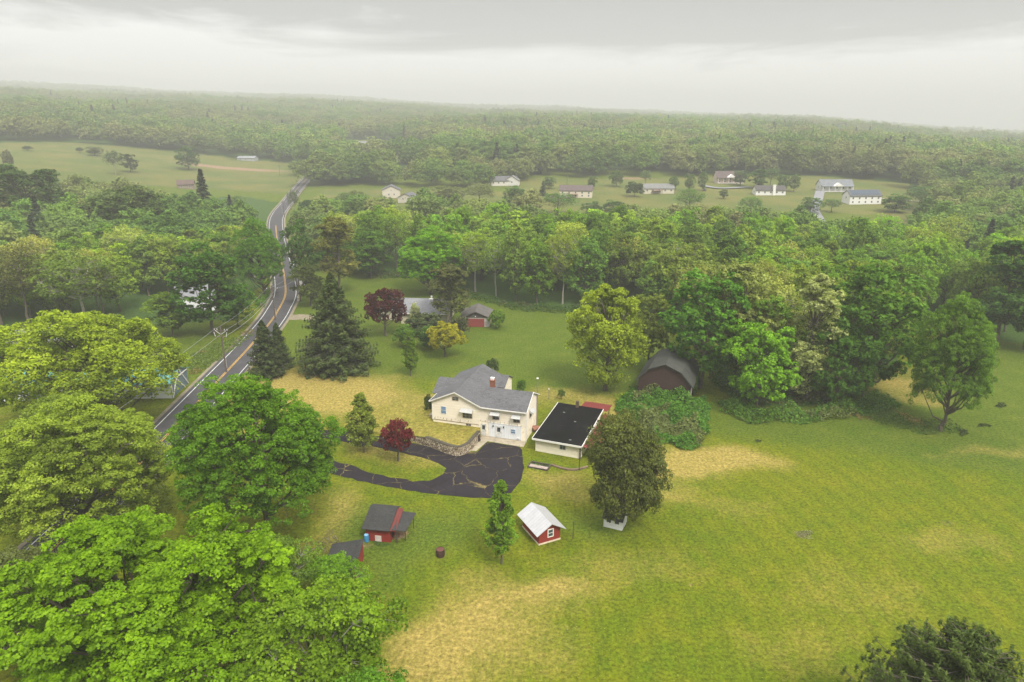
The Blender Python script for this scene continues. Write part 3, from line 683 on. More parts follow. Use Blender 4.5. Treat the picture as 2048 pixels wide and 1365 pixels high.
# ------------------------------------------------------------------ the road
def smooth_path(P, n=10):
    out = []; P = [P[0] * 2 - P[1]] + P + [P[-1] * 2 - P[-2]]
    for i in range(1, len(P) - 2):
        for k in range(n):
            t = k / n; a, b, c, d = P[i - 1:i + 3]
            out.append(.5 * ((2 * b) + (c - a) * t + (2 * a - 5 * b + 4 * c - d) * t * t + (3 * b - a - 3 * c + d) * t ** 3))
    out.append(P[-2]); return out
RC = [Vector((-52.5, 5)), Vector((-54, 35)), Vector((-55.6, 65))] + [G(*q).xy for q in ((279, 928), (454, 743), (497, 697), (537, 650), (556, 622), (571, 588), (567, 544), (559, 509), (554, 479), (552, 447), (557, 430), (567, 416), (582, 397), (594.5, 381), (612, 362), (629, 342))]
ROAD = smooth_path(RC)
ROADA = np.array([(p.x, p.y) for p in ROAD])
def ribbon(name, path, o0, o1, mat, dz=0., dash=None):
    v = []; f = []; n = len(path); dist = 0
    for i, p in enumerate(path):
        a = path[max(0, i - 1)]; b = path[min(n - 1, i + 1)]; t = (b - a).normalized(); nn = Vector((t.y, -t.x))
        for o in (o0, o1):
            q = p + nn * o; D = q.length; v.append((q.x, q.y, TZ(q.x, q.y) + .04 + max(0, D - 140) * .0016 + dz))
    for i in range(n - 1): f.append((2 * i, 2 * i + 1, 2 * i + 3, 2 * i + 2))
    me = bpy.data.meshes.new(name); me.from_pydata(v, [], f); me.update(); return mesh_obj(name, me, mat)
def asphalt(name, col, cracks=0., scale=.35):
    m, nt, nd, lk = new_mat(name); tc = N(nt, 'ShaderNodeNewGeometry').outputs['Position']
    c = mixc(nt, ramp(nt, noise(nt, tc, .4, 5, .65), ((.3, 0), (.7, 1))), tuple(x * .75 for x in col), tuple(x * 1.3 for x in col))
    c = mixc(nt, noise(nt, tc, 5, 3, .7), tuple(x * .7 for x in col), c)
    if cracks:
        wv = N(nt, 'ShaderNodeVectorMath', operation='MULTIPLY_ADD'); nn = N(nt, 'ShaderNodeTexNoise'); nn.inputs['Scale'].default_value = .9; nn.inputs['Detail'].default_value = 3; lk.new(tc, nn.inputs['Vector'])
        lk.new(nn.outputs[1], wv.inputs[0]); wv.inputs[1].default_value = (1.3, 1.3, 0); lk.new(tc, wv.inputs[2])
        v = N(nt, 'ShaderNodeTexVoronoi', feature='DISTANCE_TO_EDGE'); v.inputs['Scale'].default_value = scale; lk.new(mapping(nt, wv.outputs[0], (1, 1, 0)), v.inputs['Vector'])
        v2 = N(nt, 'ShaderNodeTexVoronoi', feature='DISTANCE_TO_EDGE'); v2.inputs['Scale'].default_value = scale * 2.1; lk.new(mapping(nt, wv.outputs[0], (1, 1, 0)), v2.inputs['Vector'])
        c = mixc(nt, ramp(nt, v2.outputs[0], ((0, .7), (.03, 0))), c, (.012, .011, .012))
        g = mixc(nt, noise(nt, tc, 2.5, 3), (.12, .12, .03), (.24, .17, .08))
        wd = ramp(nt, noise(nt, tc, .3, 2), ((.4, 0), (.7, 1)))
        e = mixc(nt, ramp(nt, v.outputs[0], ((.006, 1), (.017, 0))), (0, 0, 0), (1, 1, 1)); e2 = mixc(nt, ramp(nt, v.outputs[0], ((.000, 1), (.005, 0))), (0, 0, 0), (1, 1, 1))
        c = mixc(nt, mixc(nt, 1., mixc(nt, wd, e2, e), ramp(nt, noise(nt, tc, .55, 3), ((.40, .1), (.55, 1))), 'MULTIPLY'), c, g)
    finish(nt, c, .8, noise(nt, tc, 9, 3), .3, .02, spec=.06); return m
ASPH = asphalt('road_asphalt', (.075, .073, .077)); DRIVE = asphalt('drive_asphalt', (.026, .022, .026), 1., .23)
WHITE = plain('white_paint', (.62, .62, .60), .6, .55); YELLOW = plain('yellow_paint', (.52, .31, .06), .6, .5, 1.)
SHOULD = plain('gravel', (.21, .18, .12), .95, .4, 1.)
tag(ribbon('road_shoulder', ROAD, -4.6, 4.5, SHOULD, -.022), kind='structure')
tag(ribbon('road', ROAD, -3.9, 3.8, ASPH), kind='structure')
for o0, o1, mt in ((-3.15, -3.0, WHITE), (3.0, 3.15, WHITE), (-.22, -.08, YELLOW), (.08, .22, YELLOW)):
    tag(ribbon('road_marking', ROAD, o0, o1, mt, .012), kind='structure')

def flat(name, pts, z, mat, holes=(), thick=0., parent=None):
    loops = [[Vector((p[0], p[1], 0)) for p in pts]] + [[Vector((p[0], p[1], 0)) for p in h] for h in holes]
    tris = tessellate_polygon(loops); vv = [p for l in loops for p in l]
    m = MB(); m.v = [(p.x, p.y, z) for p in vv]; m.f = [tuple(t) for t in tris]
    if thick:
        n = len(vv); m.v += [(p.x, p.y, z - thick) for p in vv]; k = 0
        for l in loops:
            for i in range(len(l)): a = k + i; b = k + (i + 1) % len(l); m.f.append((a, b, b + n, a + n))
            k += len(l)
    o = m.build(name, mat, parent)
    return o
def rough_loop(P, amp=.25, sub=6, seed=3):
    r = random.Random(seed); out = []
    for i in range(len(P)):
        a = Vector(P[i]); b = Vector(P[(i + 1) % len(P)]); k = max(1, int((b - a).length / 1.1))
        for j in range(k): out.append(a.lerp(b, j / k) + Vector((r.uniform(-amp, amp), r.uniform(-amp, amp))))
    return out
def pxs(L, z=0.): return [G(x, y, z).xy for x, y in L]
outer = [(600, 862), (650, 861), (700, 864), (760, 874), (832, 889), (868, 895), (900, 902), (930, 906), (955, 905), (972, 885), (1040, 894), (1046, 910), (1047, 935), (1040, 965), (1022, 985), (980, 998), (930, 995), (860, 988), (800, 978), (745, 968), (690, 955), (620, 935), (540, 905), (470, 880), (400, 868), (380, 852), (420, 842), (500, 856)]
hole = [(548, 872), (640, 876), (700, 886), (740, 893), (790, 903), (842, 915), (874, 928), (892, 936), (884, 950), (858, 962), (826, 963), (780, 955), (735, 944), (694, 930), (640, 912), (590, 893)]
tag(flat('driveway', rough_loop(pxs(outer), .16), .035, DRIVE, [rough_loop(pxs(hole), .2)], .1), kind='structure')
CONC = plain('concrete', (.36, .31, .23), .9, .3, 1.2, dirt=(.20, .16, .09))
tag(flat('concrete_apron', pxs([(968, 869), (1052, 885), (1047, 895), (975, 883), (952, 903), (938, 902), (946, 889)]), .05, CONC, (), .2), kind='structure')
tag(flat('dirt_lane', rough_loop(pxs([(575, 630), (610, 629), (640, 636), (636, 644), (600, 640), (570, 640)]), .3), .03, SHOULD), kind='structure')
tag(flat('dirt_lane', rough_loop(pxs([(380, 768), (402, 752), (384, 750), (350, 758), (352, 770)]), .3), .03, ASPH), kind='structure')
def lane(pxl, w, mat):
    P = smooth_path([G(*q).xy for q in pxl], 6); tag(ribbon('dirt_lane', P, -w, w, mat, .05), kind='structure')
lane([(1640, 384), (1636, 400), (1628, 420), (1640, 445)], 2.7, plain('lane_gravel', (.20, .20, .21), .9, .2))
lane([(1400, 372), (1440, 378), (1500, 376)], 2.2, plain('lane_gravel', (.20, .20, .21)))
lane([(690, 352), (760, 350), (850, 352)], 2.0, plain('lane_gravel', (.20, .20, .21)))
lane([(1750, 398), (1800, 402), (1850, 406)], 1.6, SHOULD)

# raised lawn west of the house, held by the stone wall
HO = (2.25, 100.7); HA = R_(-17.)
hu = Vector((math.cos(HA), math.sin(HA))); hv = Vector((-math.sin(HA), math.cos(HA)))
def HP(s, t): return Vector(HO) + hu * s + hv * t
wall_px = [(800, 872), (832, 880), (868, 888.5), (898, 896), (919, 897), (938, 889), (950, 876), (961, 863)]
WALLP = smooth_path([G(x, y, z).xy for (x, y), z in zip(wall_px, (.3, .55, .9, 1.2, 1.35, 1.4, 1.45, 1.5))], 5)
MT = 1.45
def mound():
    # lawn surface: a strip grid from the wall edge back to the far side
    edge = [Vector((-34, 107.5)), Vector((-30, 106.6)), Vector((-25.6, 104.8))] + WALLP[2:] + [HP(-7.9, .3), HP(-7.9, 6)]
    back = HP(-12, 20); n = len(edge); K = 26; X = np.zeros((K, n)); Y = np.zeros((K, n)); Z = np.zeros((K, n))
    for j, e in enumerate(edge):
        tgt = Vector((-34 + (j / (n - 1)) * 24, 122))
        hz = min(1., max(0., (j - 1) / 7))
        for i in range(K):
            t = (i / (K - 1)) ** 1.7; p = e.lerp(tgt, t); X[i, j], Y[i, j] = p
            left = 1 / (1 + math.exp(-(p.x + 25.5) / 1.8)); up = 1 - max(0, min(1, (t - .35) / .6)) ** 2
            Z[i, j] = MT * max(left * (hz ** .6), .25 * left) * up - .12 * (1 - left) - .15 * (t > .97) + .02
    Z[0, :] = -.1
    me = grid_mesh('lawn_bank', X, Y, Z)
    if me.polygons[10].normal.z < 0: me.flip_normals()
    set_masks(me); a = me.color_attributes['mask']; q = np.empty(len(me.vertices) * 4, np.float32); a.data.foreach_get('color', q); q = q.reshape(-1, 4); q[:, 0] = np.maximum(q[:, 0], .62); q[:, 2] = 0; a.data.foreach_set('color', q.reshape(-1))
    tag(mesh_obj('lawn_bank', me, GRASS), kind='structure')
mound()
def stone_mat():
    m, nt, nd, lk = new_mat('field_stone'); tc = N(nt, 'ShaderNodeTexCoord').outputs['Object']
    v = N(nt, 'ShaderNodeTexVoronoi'); v.inputs['Scale'].default_value = 2.6; lk.new(tc, v.inputs['Vector'])
    e = N(nt, 'ShaderNodeTexVoronoi', feature='DISTANCE_TO_EDGE'); e.inputs['Scale'].default_value = 2.6; lk.new(tc, e.inputs['Vector'])
    hs = N(nt, 'ShaderNodeSeparateColor'); lk.new(v.outputs['Color'], hs.inputs[0])
    c = mixc(nt, hs.outputs[0], (.20, .15, .09), (.52, .44, .32)); c = mixc(nt, ramp(nt, e.outputs[0], ((.03, 1), (.09, 0))), c, (.05, .04, .03))
    finish(nt, c, .9, e.outputs[0], .8, .08); return m
STONE = stone_mat()
wr = empty('retaining_wall', (0, 0, 0), 0, 'curved fieldstone retaining wall between the drive and the raised lawn', 'wall')
def wall_strip(P, th, zt, zb=-.1):
    m = MB(); n = len(P)
    for i, p in enumerate(P):
        a = P[max(0, i - 1)]; b = P[min(n - 1, i + 1)]; t = (b - a).normalized(); nn = Vector((t.y, -t.x)); k = min(1, i / 8)
        z = zt(k)
        for o, zz in ((0, zb), (0, z), (-th, z), (-th, zb)): q = p + nn * o; m.v.append((q.x, q.y, zz))
    for i in range(n - 1):
        for k in range(4): m.f.append((4 * i + k, 4 * i + (k + 1) % 4, 4 * i + 4 + (k + 1) % 4, 4 * i + 4 + k))
    m.f += [(0, 1, 2, 3), tuple(4 * n - 4 + k for k in (3, 2, 1, 0))]
    return m
wall_strip(WALLP, .45, lambda k: .35 + 1.15 * k).build('stonework', STONE, wr)
wall_strip(WALLP, .62, lambda k: .45 + 1.13 * k, .2).build('coping', plain('dark_coping', (.07, .06, .045), .95, .4), wr).location.z = 0
# keep the coping a thin cap
cop = [o for o in wr.children if o.name.startswith('coping')][0]
for v in cop.data.vertices:
    if v.co.z <= .21: pass
import itertools
cv = cop.data.vertices
for i in range(0, len(cv), 4):
    cv[i].co.z = cv[i + 1].co.z - .1; cv[i + 3].co.z = cv[i + 2].co.z - .1

# ------------------------------------------------------------------ building helpers (local frame: x along the front, y into the depth)
def gable_walls(m, x0, x1, y0, y1, z0, ze, zr, axis):
    """solid with gable ends; the ridge runs along axis"""
    if axis == 'x':
        ym = (y0 + y1) / 2; m.extr([(x0, y0, z0), (x0, y0, ze), (x0, ym, zr), (x0, y1, ze), (x0, y1, z0)], (x1 - x0, 0, 0))
    else:
        xm = (x0 + x1) / 2; m.extr([(x0, y0, z0), (x0, y0, ze), (xm, y0, zr), (x1, y0, ze), (x1, y0, z0)], (0, y1 - y0, 0))
    return m
def gable_roof(m, x0, x1, y0, y1, ze, zr, axis, oh=.35, ohg=.35, th=.14):
    """two slabs; ze/zr are the wall heights they rest on"""
    if axis == 'x':
        ym = (y0 + y1) / 2; s = (zr - ze) / (ym - y0); a, b = x0 - ohg, x1 + ohg
        m.extr([(a, y0 - oh, ze - s * oh + .02), (a, ym, zr + .02), (a, y1 + oh, ze - s * oh + .02), (a, y1 + oh, ze - s * oh + th), (a, ym, zr + th + .03), (a, y0 - oh, ze - s * oh + th)], (b - a, 0, 0))
    else:
        xm = (x0 + x1) / 2; s = (zr - ze) / (xm - x0); a, b = y0 - ohg, y1 + ohg
        m.extr([(x0 - oh, a, ze - s * oh + .02), (xm, a, zr + .02), (x1 + oh, a, ze - s * oh + .02), (x1 + oh, a, ze - s * oh + th), (xm, a, zr + th + .03), (x0 - oh, a, ze - s * oh + th)], (0, b - a, 0))
    return m
TRIM = plain('trim_white', (.72, .70, .66), .6, .15)
def rake_trim(m, x0, x1, y, ze, zr, oh=.35, w=.2, dy=.04):
    """bargeboard on a gable facing -y"""
    xm = (x0 + x1) / 2; s = (zr - ze) / (xm - x0); a = (x0 - oh, ze - s * oh); b = (x1 + oh, ze - s * oh)
    for (px, pz), (qx, qz) in ((a, (xm, zr)), ((xm, zr), b)):
        m.extr([(px, y, pz + .13), (px, y, pz + .13 - w), (qx, y, qz + .13 - w), (qx, y, qz + .13)], (0, dy, 0))
    return m
def window(parent, x, y, z, w, h, rz=0., cols=2, rows=2, frame=TRIM, t=.06, pane=None, name='window', bw=.07):
    """window standing proud of a wall whose outside faces -y (before turning by rz); (x,y,z) = bottom centre"""
    m = MB(); a = w / 2
    m.box(-a, a, -t, .01, 0, bw); m.box(-a, a, -t, .01, h - bw, h); m.box(-a, -a + bw, -t, .01, bw, h - bw); m.box(a - bw, a, -t, .01, bw, h - bw)
    for i in range(1, cols): q = -a + w * i / cols; m.box(q - .022, q + .022, -t + .01, .01, bw, h - bw)
    for j in range(1, rows): q = h * j / rows; m.box(-a + bw, a - bw, -t + .015, .01, q - .022, q + .022)
    o = m.build(name, frame, parent, (x, y, z), rz)
    MB().box(-a + bw * .6, a - bw * .6, -.025, .005, bw * .6, h - bw * .6).build('pane', pane or glass(), o)
    return o
def awning(parent, x, y, z, w, rz=0., drop=.45, out=.75, mat=None):
    m = MB(); a = w / 2
    m.extr([(-a, 0, 0), (-a, -out, -drop), (-a, -out, -drop - .05), (-a, 0, -.05)], (w, 0, 0))
    m.extr([(-a, -.02, -.06), (-a, -out, -drop - .05), (-a, -out, -drop - .18), (-a, -.02, -.5)], (.02, 0, 0)); m.extr([(a - .02, -.02, -.06), (a - .02, -out, -drop - .05), (a - .02, -out, -drop - .18), (a - .02, -.02, -.5)], (.02, 0, 0))
    return m.build('awning', mat or seam_metal('awning_metal', (.52, .52, .50), .12), parent, (x, y, z), rz)
def door(parent, x, y, z, w, h, rz=0., mat=None, pane=True, handle=True):
    m = MB(); m.box(-w / 2, w / 2, -.05, .01, 0, h); m.box(-w / 2 - .07, -w / 2, -.07, .01, 0, h + .07); m.box(w / 2, w / 2 + .07, -.07, .01, 0, h + .07); m.box(-w / 2, w / 2, -.07, .01, h, h + .07)
    o = m.build('door', mat or TRIM, parent, (x, y, z), rz)
    if pane: MB().box(-w * .3, w * .3, -.07, -.052, h * .52, h * .9).build('pane', glass(), o)
    if handle: MB().box(w * .33, w * .42, -.12, -.05, h * .46, h * .5).build('handle', plain('dark_metal', (.04, .04, .04), .4), o)
    return o

# ------------------------------------------------------------------ the cream house
CREAM = siding('cream_siding', (.84, .76, .63), .24, (.42, .33, .22), .66); FOUND = plain('cream_foundation', (.84, .75, .60), .85, .12, .8, dirt=(.55, .45, .32))
ROOF = shingle('grey_shingle', (.082, .082, .086)); PANELW = siding('white_panel_boards', (.70, .72, .74), .3, (.5, .5, .5), .75, True)
BRICK = siding('red_brick', (.26, .10, .06), .09, (.12, .05, .03), .55)
h = empty('cream_house', (HO[0], HO[1], 0), HA, 'cream shingled house with grey cross-gable roof and white basement front, beside the drive', 'house')
w = MB()
gable_walls(w, -16.3, -8, 0, 13.4, 1.9, 5.4, 7.3, 'y')
w.extr([(-8, .02, 2.65), (-8, .02, 5.4), (-8, 3.7, 7.15), (-8, 7.4, 5.4), (-8, 7.4, 2.65)], (8, 0, 0))
gable_walls(w, -12, -6.6, 9.0, 13.7, 1, 5.38, 6.6, 'x'); gable_walls(w, -17.3, -12, 3.6, 9.6, 1.2, 5.3, 6.85, 'x')
w.build('wall', CREAM, h)
w = MB(); w.box(-16.26, -8.02, .04, 13.3, -.2, 1.9); w.box(-8.0, -.03, .05, 7.35, -.2, 2.65); w.box(-7.9, -6.65, 9.05, 13.65, -.2, 1.2); w.build('foundation', FOUND, h)
r = MB()
gable_roof(r, -16.3, -8, 0, 13.4, 5.4, 7.3, 'y', .4, .4)
r.extr([(-7.62, 3.7, 7.17), (-7.62, -.38, 5.22), (-7.62, -.38, 5.36), (-7.62, 3.7, 7.32), (-7.62, 7.8, 5.36), (-7.62, 7.8, 5.22)], (7.82, 0, 0))
r.extr([(-7.62, -.38, 5.36), (-7.62, 3.7, 7.32), (-12.1, 3.7, 7.32)], (0, 0, -.1)); r.extr([(-7.62, 7.8, 5.36), (-12.1, 3.7, 7.32), (-7.62, 3.7, 7.32)], (0, 0, -.1))
gable_roof(r, -12, -6.6, 9.0, 13.7, 5.38, 6.6, 'x', .3, .25, .13); gable_roof(r, -17.3, -12, 3.6, 9.6, 5.3, 6.85, 'x', .35, .4, .13)
rf = r.build('roof', ROOF, h)
c_ = MB(); c_.box(-7.6, -6.85, 4.35, 5.05, 5.8, 8.15); c_.box(-7.68, -6.77, 4.27, 5.13, 8.15, 8.3)
ch = c_.build('chimney', BRICK, rf); MB().box(-7.48, -6.97, 4.45, 4.95, 8.3, 8.55).box(-7.55, -6.9, 4.4, 5.0, 8.6, 8.66).build('chimney_cap', plain('cap_metal', (.75, .75, .73), .4), ch)
t = MB(); rake_trim(t, -16.3, -8, -.44, 5.4, 7.3, .4); t.box(-7.6, .2, -.46, -.36, 5.14, 5.32)
t.extr([(.2, -.38, 5.2), (.2, -.38, 5.36), (.2, 3.7, 7.33), (.2, 7.8, 5.36), (.2, 7.8, 5.2), (.2, 3.7, 7.13)], (.06, 0, 0)); t.box(-16.8, -16.7, -.4, 3.1, 5.2, 5.32)
t.box(.03, .1, .0, .08, 0, 5.2); t.box(-16.38, -16.28, -.06, .0, 1.9, 5.3)
t.build('trim', TRIM, h)
WF = plain('window_wood', (.40, .33, .25), .8, .3); AL = plain('storm_grey', (.62, .64, .66), .5, .1); BL = glass('blue_glass', (.09, .14, .21))
window(h, -12.15, 0, 5.75, 1.15, .72, 0, 2, 2, WF); window(h, -14.3, 0, 3.1, 1.0, 1.4, 0, 1, 2, AL, pane=BL)
window(h, -10.05, 0, 2.85, 1.75, 1.45, 0, 3, 3, WF); awning(h, -10.15, 0, 4.6, 2.1)
window(h, -5.1, .02, 3.25, 1.25, .95, 0, 2, 2, WF); awning(h, -5.2, .02, 4.72, 1.6); window(h, -1.55, .02, 3.2, 1.2, .95, 0, 2, 2, WF); awning(h, -1.6, .02, 4.62, 1.5)
window(h, -9.9, .04, 1.45, .95, .45, 0, 2, 1, WF, name='basement_window'); window(h, .0, 2.6, 3.25, 1.3, 1.15, R_(90), 2, 1, WF); awning(h, .02, 2.6, 4.8, 1.5, R_(90))
window(h, -17.3, 6.6, 3.2, 1.2, 1.1, R_(-90), 2, 1, WF); awning(h, -17.3, 7.6, 4.6, 2.2, R_(-90), .3, 1.2)
p_ = MB(); p_.box(-6.35, -.75, -.02, .05, .12, 2.62); p_.build('basement_front', PANELW, h); MB().box(-6.5, -.65, -.05, .05, 2.62, 2.7).build('drip_board', TRIM, h)
door(h, -4.6, -.02, .12, .92, 2.05, 0, WHITE); door(h, -7.25, .05, .15, .82, 2.05, 0, WHITE)
window(h, -2.15, -.02, 1.15, .85, .85, 0, 1, 2, AL, pane=BL); MB().box(-7.55, -7.0, -.07, -.02, 1.1, 1.9)
l_ = plain('lamp_black', (.03, .03, .03), .5)
for x in (-5.55, -3.75): MB().box(x - .07, x + .07, -.2, -.02, 2.0, 2.28).build('wall_lamp', l_, h)
for x in (-1.35, -1.15): MB().tube((x, -.04, .5), (x, -.2, .5), .1, .1, 8).build('meter', plain('meter_grey', (.6, .6, .6), .5), h)
v_ = MB()
for i in range(11): x = -7.6 + i * .68 + rnd.uniform(-.2, .2); MB().tube((x, -.12, 2.62 + rnd.uniform(-.05, .2)), (x, -.12, 2.9 + rnd.uniform(0, .25)), .03, .02, 5).build('hook', plain('rust_brown', (.13, .08, .05), .9), h)
for i in range(12): x = -16 + i * .6 + rnd.uniform(-.2, .2); MB().tube((x, -.1, 2.15 + rnd.uniform(-.1, .3)), (x + .1, -.1, 2.4 + rnd.uniform(0, .2)), .04, .02, 5).build('hook', plain('rust_brown', (.13, .08, .05), .9), h)
MB().box(-16.2, -8.1, -.035, .0, 1.92, 1.97).build('pipe', plain('rust_brown', (.13, .08, .05)), h)
st = MB(); st.box(-17.6, -16.4, 1.5, 3.4, .6, 1.9); st.box(-18.2, -17.6, 1.7, 3.2, .6, 1.4); st.build('porch_step', CONC, h)
# bin
def bin_(loc, rz, label):
    o = empty('trash_bin', loc, rz, label, 'bin'); K = plain('bin_black', (.018, .018, .020), .45)
    m = MB(); b = len(m.v); m.v += [(x * .24, y * .26, .06) for x, y in ((-1, -1), (1, -1), (1, 1), (-1, 1))] + [(x * .3, y * .36, 1.02) for x, y in ((-1, -1), (1, -1), (1, 1), (-1, 1))]
    m.f += [(0, 3, 2, 1), (4, 5, 6, 7)] + [(i, (i + 1) % 4, 4 + (i + 1) % 4, 4 + i) for i in range(4)]; m.build('body', K, o)
    MB().extr([(-.33, -.42, 1.03), (-.33, -.3, 1.1), (-.33, .3, 1.14), (-.33, .4, 1.04)], (.66, 0, 0)).build('lid', K, o)
    for s in (-1, 1): MB().tube((s * .27, .3, .12), (s * .33, .3, .12), .13, .13, 12).build('wheel', K, o)
    MB().tube((-.3, .43, 1.0), (.3, .43, 1.0), .02).build('handle', K, o); MB().box(-.08, .08, -.345, -.31, .55, .68).build('sticker', WHITE, o)
g = G(956.5, 883, .05); bin_((g.x, g.y, .05), HA + .15, 'black wheeled bin standing at the house corner by the stone wall')
g = G(1066, 866, 0); o = MB(); 
for i in range(7):
    a = rnd.uniform(0, 6.28); q = rnd.uniform(0, .6); x, y, z = g.x + .5 + q * math.cos(a), g.y + .8 + q * math.sin(a), .35 + rnd.uniform(-.2, .5)
    o.tube((x - .5, y - .2, z), (x + .5, y + .2, z + .1), .22, .16, 7)
tag(o.build('log_pile', plain('rust_red_wood', (.30, .14, .09), .9, .4)), 'small reddish heap of logs against the right end wall of the cream house', 'log pile')

# ------------------------------------------------------------------ the garage with the black roof
GO = (3.2, 97.2); GA = R_(-21.5)
g = empty('garage', (*GO, 0), GA, 'long cream block garage with a flat wet black roof, right of the cream house', 'garage')
BLK = siding('cream_blocks', (.80, .73, .59), .22, (.40, .36, .26), .60); BRF = plain('black_roll_roof', (.006, .006, .0065), .5, .5, .35, spec=.03, dirt=(.014, .0135, .013))
m = MB(); m.extr([(.35, .5, -.2), (.35, .5, 2.2), (.35, 12.6, 2.95), (.35, 12.6, -.2)], (7.35, 0, 0)); m.build('wall', BLK, g)
m = MB(); m.extr([(0, 0, 2.2), (0, 0, 2.4), (0, 13.2, 3.2), (0, 13.2, 3.0)], (8.0, 0, 0)); rf = m.build('roof', BRF, g)
MB().box(3.4, 3.85, 12.3, 12.75, 2.8, 4.3).build('chimney', plain('old_brick', (.10, .07, .05), .9, .4), rf)
for x, y in ((1.9, 9.8), (4.6, 7.2), (5.6, 1.2)): MB().box(x, x + .35, y, y + .3, 2.42 + y * .0606, 2.45 + y * .0606).build('patch', plain('patch_grey', (.13, .13, .13), .6), rf)
m = MB(); m.box(-.03, 8.03, -.05, -.0, 2.12, 2.43); m.extr([(8.0, -.05, 2.14), (8.0, -.05, 2.44), (8.0, 13.2, 3.25), (8.0, 13.2, 2.98)], (.07, 0, 0)); m.extr([(-.08, -.05, 2.14), (-.08, -.05, 2.44), (-.08, 13.2, 3.25), (-.08, 13.2, 2.98)], (.07, 0, 0)); m.build('fascia', TRIM, g)
window(g, 4.85, .5, 1.05, 1.0, .85, 0, 2, 1, plain('window_grey', (.4, .4, .4), .6)); MB().box(7.6, 7.8, .3, .5, -.2, 2.1).build('corner_post', plain('dark_wood', (.07, .055, .045), .9), g)
REDM = seam_metal('red_metal', (.22, .045, .04), .3, (.20, .03, .03), .55)
m = MB(); m.extr([(8.1, .6, 2.1), (8.1, .6, 2.05), (10.3, .6, 1.75), (10.3, .6, 1.8)], (0, 13.2, 0)); m.extr([(3.9, 13.25, 2.92), (3.9, 16.8, 2.62), (3.9, 16.8, 2.56), (3.9, 13.25, 2.86)], (4.8, 0, 0)); m.build('red_roof', REDM, g)
for y in (.8, 5, 9, 13.4): MB().box(10.1, 10.22, y, y + .12, -.2, 1.76).build('shed_post', plain('dark_wood', (.07, .055, .045)), g)
for x in (4.1, 8.2): MB().box(x, x + .12, 16.4, 16.52, -.2, 2.58).build('shed_post', plain('dark_wood', (.07, .055, .045)), g)

# ------------------------------------------------------------------ the barn
BO = G(1287, 775, 0); BO = (24.0, 120.6); BA = R_(-22)
b = empty('barn', (*BO, 0), BA, 'weathered dark red barn with grey gambrel roof standing in brambles', 'barn')
BW = siding('barn_boards', (.072, .034, .028), .28, (.022, .018, .017), .47); BR = shingle('barn_shingle', (.048, .050, .044), .3, .2)
L = 9.6; Dp = 11
prof = [(0, -.3), (0, 3.4), (1.9, 5.55), (4.8, 6.75), (7.7, 5.55), (9.6, 3.4), (9.6, -.3)]
m = MB(); m.extr([(x, 0, z) for x, z in prof], (0, Dp, 0)); m.build('wall', BW, b)
rp = [(-.45, 3.0), (1.85, 5.6), (4.8, 6.85), (7.75, 5.6), (10.05, 3.0)]
m = MB(); m.extr([(x, -.45, z) for x, z in rp] + [(x + (0.12 if x < 4 else -.12 if x > 6 else 0) * -1, -.45, z + .14) for x, z in rp[::-1]], (0, Dp + .8, 0)); m.build('roof', BR, b)
m = MB(); m.box(9.6, 9.66, .6, 2.2, 0, 2.3); m.build('door', plain('pale_door', (.42, .38, .33), .8), b); MB().box(9.3, 9.4, -.12, -.0, .6, .8).build('lamp', WHITE, b)
for x in (-.04, 9.56): MB().box(x, x + .08, -.05, .02, -.1, 3.2).build('corner_board', plain('barn_dark', (.03, .02, .02), .9), b)
iv = np.random.default_rng(5); n = 2600
P = np.stack([9.75 + iv.uniform(0, .45, n), iv.uniform(3.2, 10.6, n), iv.uniform(0, 3.4, n)], 1); nn = norm(iv.normal(size=(n, 3)) * .6 + np.array([1, 0, .4]))
ivy = mesh_obj('ivy', quads_mesh('ivy', leaf_quads(iv, P, nn, .3), np.clip(iv.normal(.5, .18, n), 0, 1), LEAF), None, b); ivy.color = (.08, .15, .018, 1)

# ------------------------------------------------------------------ small sheds
REDW = siding('red_boards', (.250, .030, .020), .16, (.10, .02, .015), .62, True); DSH = shingle('dark_shingle', (.032, .032, .031), .3)
s = empty('garden_shed', (3.3, 72.3, 0), R_(25.7), 'dark red shed with white metal roof and white window on the lawn', 'shed')
m = MB(); gable_walls(m, 0, 3.0, 0, 4.4, .2, 1.95, 2.85, 'y'); m.build('wall', REDW, s)
MB().box(-.05, 3.05, -.05, 4.45, -.1, .2).build('base', plain('pale_base', (.62, .52, .40), .8), s)
WM = seam_metal('white_metal', (.50, .50, .51), .5, (.40, .38, .35), .66, 'Y')
m = MB(); gable_roof(m, 0, 3.0, 0, 4.4, 1.95, 2.85, 'y', .55, .6, .06); m.build('roof', WM, s)
window(s, 1.62, 0, .75, .85, 1.15, 0, 1, 2, TRIM, .07, bw=.11); window(s, 0, 1.1, 1.0, .6, .5, R_(-90), 1, 1, TRIM, .05); door(s, 3.0, 2.8, .2, .7, 1.6, R_(90), REDW, False)
s = empty('chicken_coop', (-18.15, 73.35, 0), R_(-9), 'dark red shed with black saltbox roof and a side canopy, beside the blue barrel', 'shed')
m = MB(); m.extr([(0, 0, -.1), (0, 0, 1.95), (0, 3.1, 3.0), (0, 3.9, 2.6), (0, 3.9, -.1)], (3.1, 0, 0)); m.build('wall', REDW, s)
m = MB(); m.extr([(-.4, -.45, 1.85), (-.4, 3.1, 3.07), (-.4, 4.3, 2.5), (-.4, 4.3, 2.58), (-.4, 3.1, 3.16), (-.4, -.45, 1.93)], (3.6, 0, 0)); rf = m.build('roof', DSH, s)
m = MB(); m.extr([(3.22, -.3, 1.83), (3.22, 3.1, 2.98), (3.22, 3.1, 3.04), (3.22, -.3, 1.9)], (.75, 0, 0)); m.build('red_roof_strip', seam_metal('red_sheet', (.14, .024, .018), .3), s)
